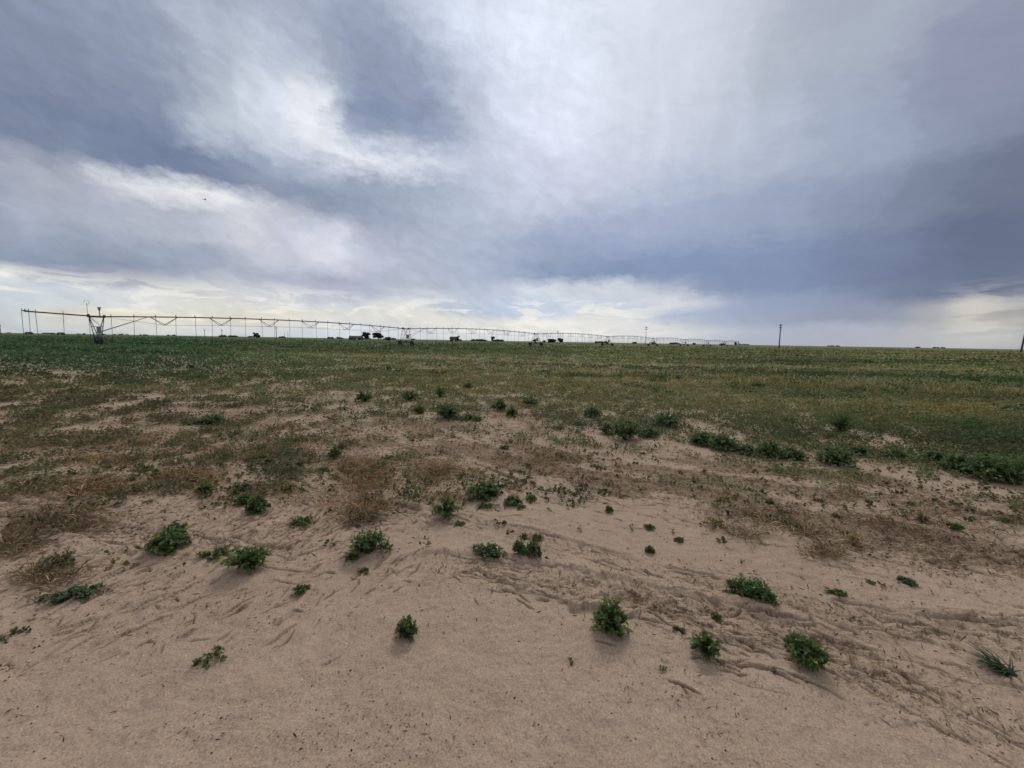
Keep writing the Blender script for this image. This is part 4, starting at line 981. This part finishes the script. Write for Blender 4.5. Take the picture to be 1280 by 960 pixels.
def treeline():
    rng = np.random.default_rng(77); cs, rs = [], []
    segs = [(575, 905, 900, 2.0, 300), (905, 1300, 1500, 1.7, 260), (-40, 250, 1300, 1.5, 120), (250, 575, 1000, 1.9, 220), (620, 830, 760, 2.4, 90)]
    for (a, b, d, hp, n) in segs:
        for px in rng.uniform(a, b, n):
            nn = perlin(np.array([px * .045 + d]), np.array([.5]), 5)[0]
            if nn < (.05 if px < 640 else .16): continue
            dd = d * rng.uniform(.92, 1.12); x, y = at_far(px, dd); hgt = (hp * rng.uniform(.35, 1.0) * (.75 + .8 * nn)) * dd / F + EYE
            w = rng.uniform(2.2, 5.5) * dd / F * .5
            cs.append((x, y, hgt * .45)); rs.append((w, w, hgt * .55))
    V, T = foliage(rng, cs, rs, 46, 1.4, (.085, .095, .098))
    V[:, 2] = np.maximum(V[:, 2], .02)
    link('distant_treeline', quick_mesh('distant_treeline', V, np.arange(len(V)), 4, M_LEAF, T), kind='stuff')

# a bird high over the field
v = ray(np.array([256.0]), np.array([249.5]))[0]; bp = Vector((0, 0, EYE)) + Vector(v) * 60
bird = empty('bird', bp, 'tiny dark bird flying in front of the bright cloud streak', 'bird')
bm_ = MB().path([(-.2, 0, 0), (-.12, 0, .01), (0, 0, .02), (.12, 0, .03), (.2, 0, .03), (.25, 0, .02)], [.012, .03, .05, .045, .03, .006], 8)
bm_.poly([(-.05, 0, .03), (.08, 0, .03), (.04, .22, .13), (-.06, .42, .06), (-.05, .2, .11), (-.05, 0, .015), (.08, 0, .015), (.04, .22, .115), (-.06, .42, .05), (-.05, .2, .095)],
         [(0, 1, 2, 4), (4, 2, 3), (5, 9, 7, 6), (9, 8, 7), (1, 6, 7, 2), (2, 7, 8, 3), (3, 8, 9, 4), (4, 9, 5, 0)])
bm_.poly([(-.05, 0, .03), (.08, 0, .03), (.04, -.22, .13), (-.06, -.42, .06), (-.05, -.2, .11), (-.05, 0, .015), (.08, 0, .015), (.04, -.22, .115), (-.06, -.42, .05), (-.05, -.2, .095)],
         [(0, 4, 2, 1), (4, 3, 2), (5, 6, 7, 9), (9, 7, 8), (1, 2, 7, 6), (2, 3, 8, 7), (3, 4, 9, 8), (4, 0, 5, 9)])
bm_.build('body', M_FEATHER, bird, smooth=True); bird.rotation_euler = (0, 0, 1.1)

build_ground(); build_crop(); build_straw(); build_debris(); build_seedlings(); treeline()

# ------------------------------------------------------------------ sky and light
def srgb(c): return tuple(((q / 255) / 12.92 if q / 255 <= .04045 else ((q / 255 + .055) / 1.055) ** 2.4) for q in c)
SUN_EL, SUN_AZ = math.radians(43), math.radians(12)          # azimuth from straight ahead towards the right
W = bpy.data.worlds.new('World'); scene.world = W; W.use_nodes = True
nt = W.node_tree; N = nt.nodes; Lk = nt.links
for n in list(N): N.remove(n)
out = N.new('ShaderNodeOutputWorld'); bg = N.new('ShaderNodeBackground'); Lk.new(bg.outputs[0], out.inputs[0])
tc = N.new('ShaderNodeTexCoord')
def vm(op, a, b=None):
    n = N.new('ShaderNodeVectorMath'); n.operation = op
    for k, q in enumerate((a, b)):
        if q is None: continue
        tgt = n.inputs['Scale'] if (op == 'SCALE' and k == 1) else n.inputs[k]
        if hasattr(q, 'links'): Lk.new(q, tgt)
        else: tgt.default_value = q
    return n.outputs['Value'] if op in ('DOT_PRODUCT', 'LENGTH') else n.outputs['Vector']
def mt(op, a, b=0.0, clamp=False):
    n = N.new('ShaderNodeMath'); n.operation = op; n.use_clamp = clamp
    for k, q in enumerate((a, b)):
        if hasattr(q, 'links'): Lk.new(q, n.inputs[k])
        else: n.inputs[k].default_value = q
    return n.outputs[0]
def vmadd(a_, b_, c_):
    n = N.new('ShaderNodeVectorMath'); n.operation = 'MULTIPLY_ADD'
    for k, q in enumerate((a_, b_, c_)):
        if hasattr(q, 'links'): Lk.new(q, n.inputs[k])
        else: n.inputs[k].default_value = q
    return n.outputs[0]
def madd(a_, b_, c_):
    n = N.new('ShaderNodeMath'); n.operation = 'MULTIPLY_ADD'
    for k, q in enumerate((a_, b_, c_)):
        if hasattr(q, 'links'): Lk.new(q, n.inputs[k])
        else: n.inputs[k].default_value = q
    return n.outputs[0]
D = vm('NORMALIZE', tc.outputs['Generated'])
sx = N.new('ShaderNodeSeparateXYZ'); Lk.new(D, sx.inputs[0])
az = mt('MULTIPLY', mt('ARCTAN2', sx.outputs['X'], sx.outputs['Y']), 57.2958)
el = mt('MULTIPLY', mt('ARCSINE', sx.outputs['Z']), 57.2958)
cb = N.new('ShaderNodeCombineXYZ'); Lk.new(az, cb.inputs[0]); Lk.new(el, cb.inputs[1]); A = cb.outputs[0]
def noise(vec, scale, det, rough=.55, out_='Color', dist=0.0):
    n = N.new('ShaderNodeTexNoise'); n.inputs['Scale'].default_value = scale; n.inputs['Detail'].default_value = det; n.inputs['Roughness'].default_value = rough; n.inputs['Distortion'].default_value = dist
    Lk.new(vec, n.inputs['Vector']); return n.outputs[out_]
# clouds lie in layers: stretch the noise along the horizon where they are low
A = vmadd(A, (1, 1, 0), (0, 0, 7.37))
lowv = vm('MULTIPLY', A, (.045, .11, .05))
w1 = vm('MULTIPLY', vm('SUBTRACT', noise(lowv, 1.0, 5, .55), (.5, .5, .5)), (13, 7, 0))
w2 = vm('MULTIPLY', vm('SUBTRACT', noise(vm('MULTIPLY', A, (.20, .36, .09)), 1.0, 6, .62), (.5, .5, .5)), (5.0, 3.8, 0))
w3 = vm('MULTIPLY', vm('SUBTRACT', noise(vm('MULTIPLY', A, (.75, 1.3, .17)), 1.0, 5, .65), (.5, .5, .5)), (2.7, 2.1, 0))
hf = mt('MULTIPLY', el, 1 / 14.0, True)                       # calmer near the horizon
wsum = vm('SCALE', vm('ADD', vm('ADD', w1, w2), w3), mt('ADD', mt('MULTIPLY', hf, .75), .25))
B = vm('ADD', A, wsum)
def azel(px, py):
    v = ray(np.array([float(px)]), np.array([float(py)]))[0]; v = v / np.linalg.norm(v)
    return math.degrees(math.atan2(v[0], v[1])), math.degrees(math.asin(v[2]))
# px, py, half width px, half height px, colour (as seen), weight
SKY = [
 (20, 70, 110, 60, (128, 140, 165), 1), (180, 60, 120, 60, (138, 149, 172), 1), (340, 60, 90, 60, (196, 205, 220), 1), (480, 70, 90, 60, (132, 146, 174), 1), (680, 60, 130, 60, (218, 228, 246), 1), (860, 60, 120, 60, (204, 211, 226), 1), (1060, 60, 120, 60, (168, 178, 194), 1), (1240, 60, 100, 60, (138, 144, 170), 1.5),
 (40, 150, 80, 34, (114, 130, 158), 1.3), (150, 165, 90, 30, (112, 127, 158), 1.4), (230, 195, 80, 28, (112, 126, 157), 1.5), (310, 225, 60, 24, (122, 136, 165), 1.3),
 (60, 200, 80, 24, (158, 162, 180), 1), (40, 235, 60, 24, (172, 176, 190), 1), (150, 225, 70, 16, (172, 178, 194), 1), (200, 233, 55, 7, (240, 242, 244), 3.2), (245, 243, 30, 7, (252, 252, 250), 4.5), (305, 246, 34, 14, (222, 226, 230), 1.6),
 (90, 280, 100, 30, (166, 173, 191), 1), (220, 285, 70, 30, (180, 186, 200), 1), (310, 285, 40, 32, (204, 207, 214), 1.2), (360, 275, 30, 26, (178, 182, 198), 1),
 (280, 140, 50, 26, (196, 206, 218), 1), (355, 135, 40, 30, (222, 230, 244), 1.3), (405, 130, 26, 30, (244, 247, 252), 2.6), (420, 168, 30, 14, (236, 240, 248), 2.4), (480, 184, 40, 12, (234, 238, 246), 2.2), (530, 195, 30, 14, (208, 215, 230), 1.2), (380, 200, 60, 16, (184, 192, 210), 1),
 (500, 140, 44, 30, (122, 138, 170), 1.8), (540, 165, 36, 20, (140, 154, 182), 1.3), (590, 150, 40, 50, (190, 200, 220), 1), (640, 150, 50, 40, (218, 226, 246), 1.2), (700, 150, 50, 36, (226, 232, 250), 1.2), (680, 220, 60, 40, (200, 207, 228), 1),
 (430, 240, 50, 16, (134, 150, 176), 1.5), (380, 228, 50, 12, (138, 152, 176), 1.3), (500, 240, 60, 20, (158, 170, 192), 1), (440, 285, 60, 22, (160, 168, 190), 1.1), (560, 270, 60, 30, (170, 180, 200), 1),
 (340, 310, 40, 24, (190, 194, 208), 1), (412, 308, 34, 20, (224, 225, 235), 2.6), (385, 300, 24, 24, (200, 203, 216), 1.2), (470, 320, 50, 20, (186, 190, 208), 1.1), (540, 330, 70, 22, (172, 180, 200), 1), (620, 320, 60, 30, (172, 183, 206), 1), (410, 352, 40, 14, (164, 170, 192), 1.2), (460, 365, 30, 12, (172, 180, 200), 1),
 (40, 312, 70, 14, (130, 145, 172), 2.0), (150, 325, 90, 16, (134, 148, 174), 2.0), (240, 330, 70, 20, (152, 163, 186), 1.2), (60, 335, 70, 7, (160, 168, 184), 1.2), (160, 348, 60, 7, (164, 170, 188), 1.3), (290, 345, 40, 9, (176, 182, 198), 1),
 (12, 337, 26, 6, (250, 247, 235), 3.2), (45, 349, 26, 4, (246, 243, 232), 3.4), (290, 355, 26, 5, (226, 226, 226), 1.5), (60, 372, 70, 12, (206, 218, 226), 1.8), (20, 392, 40, 14, (190, 206, 222), 1.2), (160, 372, 50, 10, (216, 222, 224), 1.6), (240, 378, 60, 12, (226, 225, 220), 1.6),
 (130, 400, 90, 9, (224, 218, 200), 1.3), (240, 404, 100, 9, (228, 220, 200), 1.4), (350, 394, 50, 8, (230, 224, 208), 1.3), (80, 412, 140, 5, (206, 214, 216), 1.3), (300, 414, 140, 5, (204, 214, 222), 1.3), (320, 370, 50, 10, (206, 210, 218), 1.1), (400, 380, 50, 9, (210, 214, 222), 1.1),
 (470, 396, 70, 8, (222, 222, 216), 1.3), (500, 388, 20, 5, (238, 236, 228), 2), (545, 402, 50, 5, (232, 230, 222), 1.6), (420, 412, 80, 6, (204, 214, 226), 1.2), (560, 416, 120, 5, (214, 221, 228), 1.3), (540, 376, 50, 10, (190, 200, 214), 1.1), (600, 388, 40, 8, (174, 192, 218), 1.4),
 (650, 386, 40, 7, (180, 198, 222), 1.4), (700, 366, 40, 7, (208, 214, 224), 1.6), (770, 362, 30, 8, (204, 210, 220), 1.4), (740, 382, 70, 6, (192, 205, 222), 1.2), (850, 372, 50, 7, (212, 214, 220), 1.9), (660, 402, 40, 6, (232, 230, 222), 1.6), (760, 396, 40, 5, (230, 228, 222), 1.7), (800, 392, 40, 6, (176, 194, 220), 1.2), (870, 390, 60, 10, (160, 175, 205), 1.5),
 (720, 412, 110, 7, (220, 222, 222), 1.4), (860, 412, 80, 8, (206, 210, 218), 1.3), (960, 415, 70, 10, (164, 174, 198), 1.6),
 (700, 330, 80, 18, (134, 152, 186), 1.8), (820, 332, 100, 18, (118, 138, 178), 2.4), (760, 300, 90, 24, (148, 163, 195), 1.5), (800, 260, 90, 30, (165, 178, 205), 1.3), (820, 180, 90, 50, (200, 207, 224), 1), (760, 220, 60, 40, (198, 204, 224), 1),
 (930, 180, 80, 50, (186, 196, 214), 1), (930, 270, 80, 40, (150, 164, 192), 1.4), (960, 340, 80, 26, (118, 136, 174), 2.2), (960, 385, 80, 18, (142, 157, 190), 1.8),
 (1060, 170, 80, 50, (156, 167, 190), 1.5), (1060, 260, 80, 40, (130, 143, 170), 1.5), (1080, 330, 80, 30, (106, 120, 154), 2.0), (1060, 390, 90, 14, (134, 143, 170), 2), (1060, 418, 70, 8, (168, 174, 194), 1.3),
 (1200, 140, 90, 40, (134, 144, 168), 1.8), (1180, 230, 80, 40, (112, 124, 148), 1.8), (1270, 210, 60, 60, (104, 111, 134), 2), (1240, 310, 70, 34, (88, 99, 130), 2.2), (1160, 340, 60, 24, (96, 109, 142), 1.8), (1270, 345, 40, 20, (98, 108, 138), 1.3),
 (1150, 392, 40, 8, (150, 156, 172), 1.2), (1200, 384, 26, 7, (198, 192, 178), 2.0), (1250, 390, 40, 7, (186, 182, 172), 1.8), (1190, 404, 50, 7, (178, 178, 176), 1.4), (1240, 420, 80, 10, (188, 189, 190), 1.4), (1140, 420, 50, 8, (172, 176, 188), 1.3),
 (1420, 300, 120, 120, (110, 118, 140), 1), (1600, 380, 200, 60, (150, 156, 168), 1), (-140, 200, 120, 90, (135, 148, 170), 1), (-180, 380, 160, 30, (206, 212, 214), 1), (640, -60, 260, 60, (205, 214, 230), .8), (200, -60, 200, 60, (150, 160, 182), .8), (1100, -60, 200, 60, (160, 168, 186), .8),
]
BASE = (.42, .45, .52)
# the cloud cover: colour by height above the horizon, at a fan of compass directions
def sky_colour(a, e):
    num = np.array(BASE) * .02; den = .02
    for (px_, py_, sx_, sy_, c_, wt) in SKY_AE:
        w = wt * math.exp(-((a - px_) / sx_) ** 2 - ((e - py_) / sy_) ** 2); num = num + np.array(c_) * w; den += w
    return num / den
def greyer(c): m = float(c.mean()); return [q + (m - q) * .12 for q in c]
SKY_AE = []
for (px_, py_, sx_, sy_, c_, wt) in SKY:
    a0, e0 = azel(px_, py_); a1, _ = azel(px_ + sx_, py_); _, e1 = azel(px_, py_ - sy_)
    SKY_AE.append((a0, e0, max(abs(a1 - a0), .3) / 1.08, max(abs(e1 - e0), .25) / 1.08, srgb(c_), wt * 4))
bs = N.new('ShaderNodeSeparateXYZ'); Lk.new(B, bs.inputs[0])
ELMAX, GAM = 75.0, .55
tpos = mt('POWER', mt('MULTIPLY', mt('ADD', bs.outputs['Y'], 1.0), 1 / ELMAX, True), GAM)
cloud = None; STEP = 2.5; az0 = -70.0
for k in range(57):
    a_ = az0 + STEP * k
    rp_ = N.new('ShaderNodeValToRGB'); rp_.color_ramp.interpolation = 'LINEAR'; els = rp_.color_ramp.elements
    for q in range(30): els.new((q + 1) / 31)
    for q, e_ in enumerate(els):
        t_ = q / 31; e_.position = t_; e_.color = (*greyer(sky_colour(a_, ELMAX * t_ ** (1 / GAM) - 1.0)), 1)
    Lk.new(tpos, rp_.inputs[0])
    if cloud is None: cloud = rp_.outputs[0]; continue
    mr = N.new('ShaderNodeMapRange'); mr.interpolation_type = 'SMOOTHSTEP'; mr.inputs['From Min'].default_value = a_ - STEP; mr.inputs['From Max'].default_value = a_; Lk.new(bs.outputs['X'], mr.inputs['Value'])
    mx_ = N.new('ShaderNodeMix'); mx_.data_type = 'RGBA'; Lk.new(mr.outputs['Result'], mx_.inputs['Factor']); Lk.new(cloud, mx_.inputs['A']); Lk.new(rp_.outputs[0], mx_.inputs['B']); cloud = mx_.outputs['Result']
# soft puffs and fine wisps in the cloud itself, rain streaks falling from it
rot = N.new('ShaderNodeVectorRotate'); rot.rotation_type = 'Z_AXIS'; rot.inputs['Angle'].default_value = .35; Lk.new(vm('ADD', A, vm('SCALE', wsum, .5)), rot.inputs['Vector']); AR = rot.outputs[0]
puff = noise(vm('MULTIPLY', AR, (.08, .20, .063)), 1.0, 8, .6, 'Fac', .3)
wisp = noise(vm('MULTIPLY', AR, (.42, .9, .11)), 1.0, 5, .6, 'Fac', .2)
virga = noise(vmadd(vm('ADD', A, vm('SCALE', wsum, .4)), (.42, .045, .13), (0, 0, 0)), 1.0, 3, .5, 'Fac')
vmask = mt('MULTIPLY', mt('SUBTRACT', noise(vm('MULTIPLY', A, (.035, .05, .21)), 1.0, 2, .5, 'Fac'), .42), 4.0, True)
calm = N.new('ShaderNodeMapRange'); calm.inputs['From Min'].default_value = 2; calm.inputs['From Max'].default_value = 24; calm.inputs['To Min'].default_value = 1; calm.inputs['To Max'].default_value = .3; Lk.new(az, calm.inputs['Value']); calm = calm.outputs['Result']
k1 = mt('ADD', mt('MULTIPLY', mt('SUBTRACT', puff, .5), mt('MULTIPLY', calm, .50)), 1.0)
k2 = mt('ADD', mt('MULTIPLY', mt('SUBTRACT', wisp, .5), mt('MULTIPLY', calm, .36)), 1.0)
k3 = mt('ADD', mt('MULTIPLY', mt('MULTIPLY', mt('SUBTRACT', virga, .5), vmask), .30), 1.0)
cloud = vm('SCALE', cloud, mt('MULTIPLY', mt('MULTIPLY', k1, k2), k3))
# low broken cumulus lit by the sun, under the main cloud base
cum = noise(vmadd(A, (.16, .62, .3), (3.1, 0, 0)), 1.0, 7, .6, 'Fac', .5)
def mrange(v, a, b):
    n = N.new('ShaderNodeMapRange'); n.interpolation_type = 'SMOOTHSTEP'; n.inputs['From Min'].default_value = a; n.inputs['From Max'].default_value = b; Lk.new(v, n.inputs['Value']); return n.outputs['Result']
cf = mt('MULTIPLY', mrange(cum, .50, .60), mt('MULTIPLY', mrange(el, .4, 1.6), mrange(el, 7.0, 4.0)))
cf = mt('MULTIPLY', mt('MULTIPLY', cf, .62), mt('ADD', mrange(az, 25, 12), mt('MULTIPLY', mrange(az, 44, 48), .4), True))
cmx = N.new('ShaderNodeMix'); cmx.data_type = 'RGBA'; Lk.new(cf, cmx.inputs['Factor']); Lk.new(cloud, cmx.inputs['A']); cmx.inputs['B'].default_value = (*srgb((247, 243, 232)), 1); cloud = cmx.outputs['Result']
sky = N.new('ShaderNodeTexSky'); sky.sky_type = 'NISHITA'; sky.sun_disc = False; sky.sun_elevation = SUN_EL; sky.sun_rotation = SUN_AZ
mx = N.new('ShaderNodeMix'); mx.data_type = 'RGBA'; mx.inputs['Factor'].default_value = .94
STR = .1
Lk.new(sky.outputs[0], mx.inputs['A']); Lk.new(vm('SCALE', cloud, 1 / STR), mx.inputs['B'])
Lk.new(mx.outputs['Result'], bg.inputs['Color']); bg.inputs['Strength'].default_value = STR
W.cycles.sampling_method = 'MANUAL'; W.cycles.sample_map_resolution = 256

sl = bpy.data.lights.new('sun', 'SUN'); sl.energy = 1.25; sl.angle = math.radians(20); sl.color = (1, .96, .9)
so = bpy.data.objects.new('sun', sl); COL.objects.link(so)
sdir = Vector((math.sin(SUN_AZ) * math.cos(SUN_EL), math.cos(SUN_AZ) * math.cos(SUN_EL), math.sin(SUN_EL)))
so.rotation_euler = (-sdir).to_track_quat('-Z', 'Y').to_euler(); so.location = (0, 0, 50)

scene.view_settings.view_transform = 'Standard'; scene.view_settings.look = 'None'
scene.view_settings.exposure = 0; scene.view_settings.gamma = 1; scene.view_settings.use_curve_mapping = False
scene.render.engine = 'CYCLES'; scene.cycles.max_bounces = 3; scene.cycles.diffuse_bounces = 2; scene.cycles.use_denoising = True
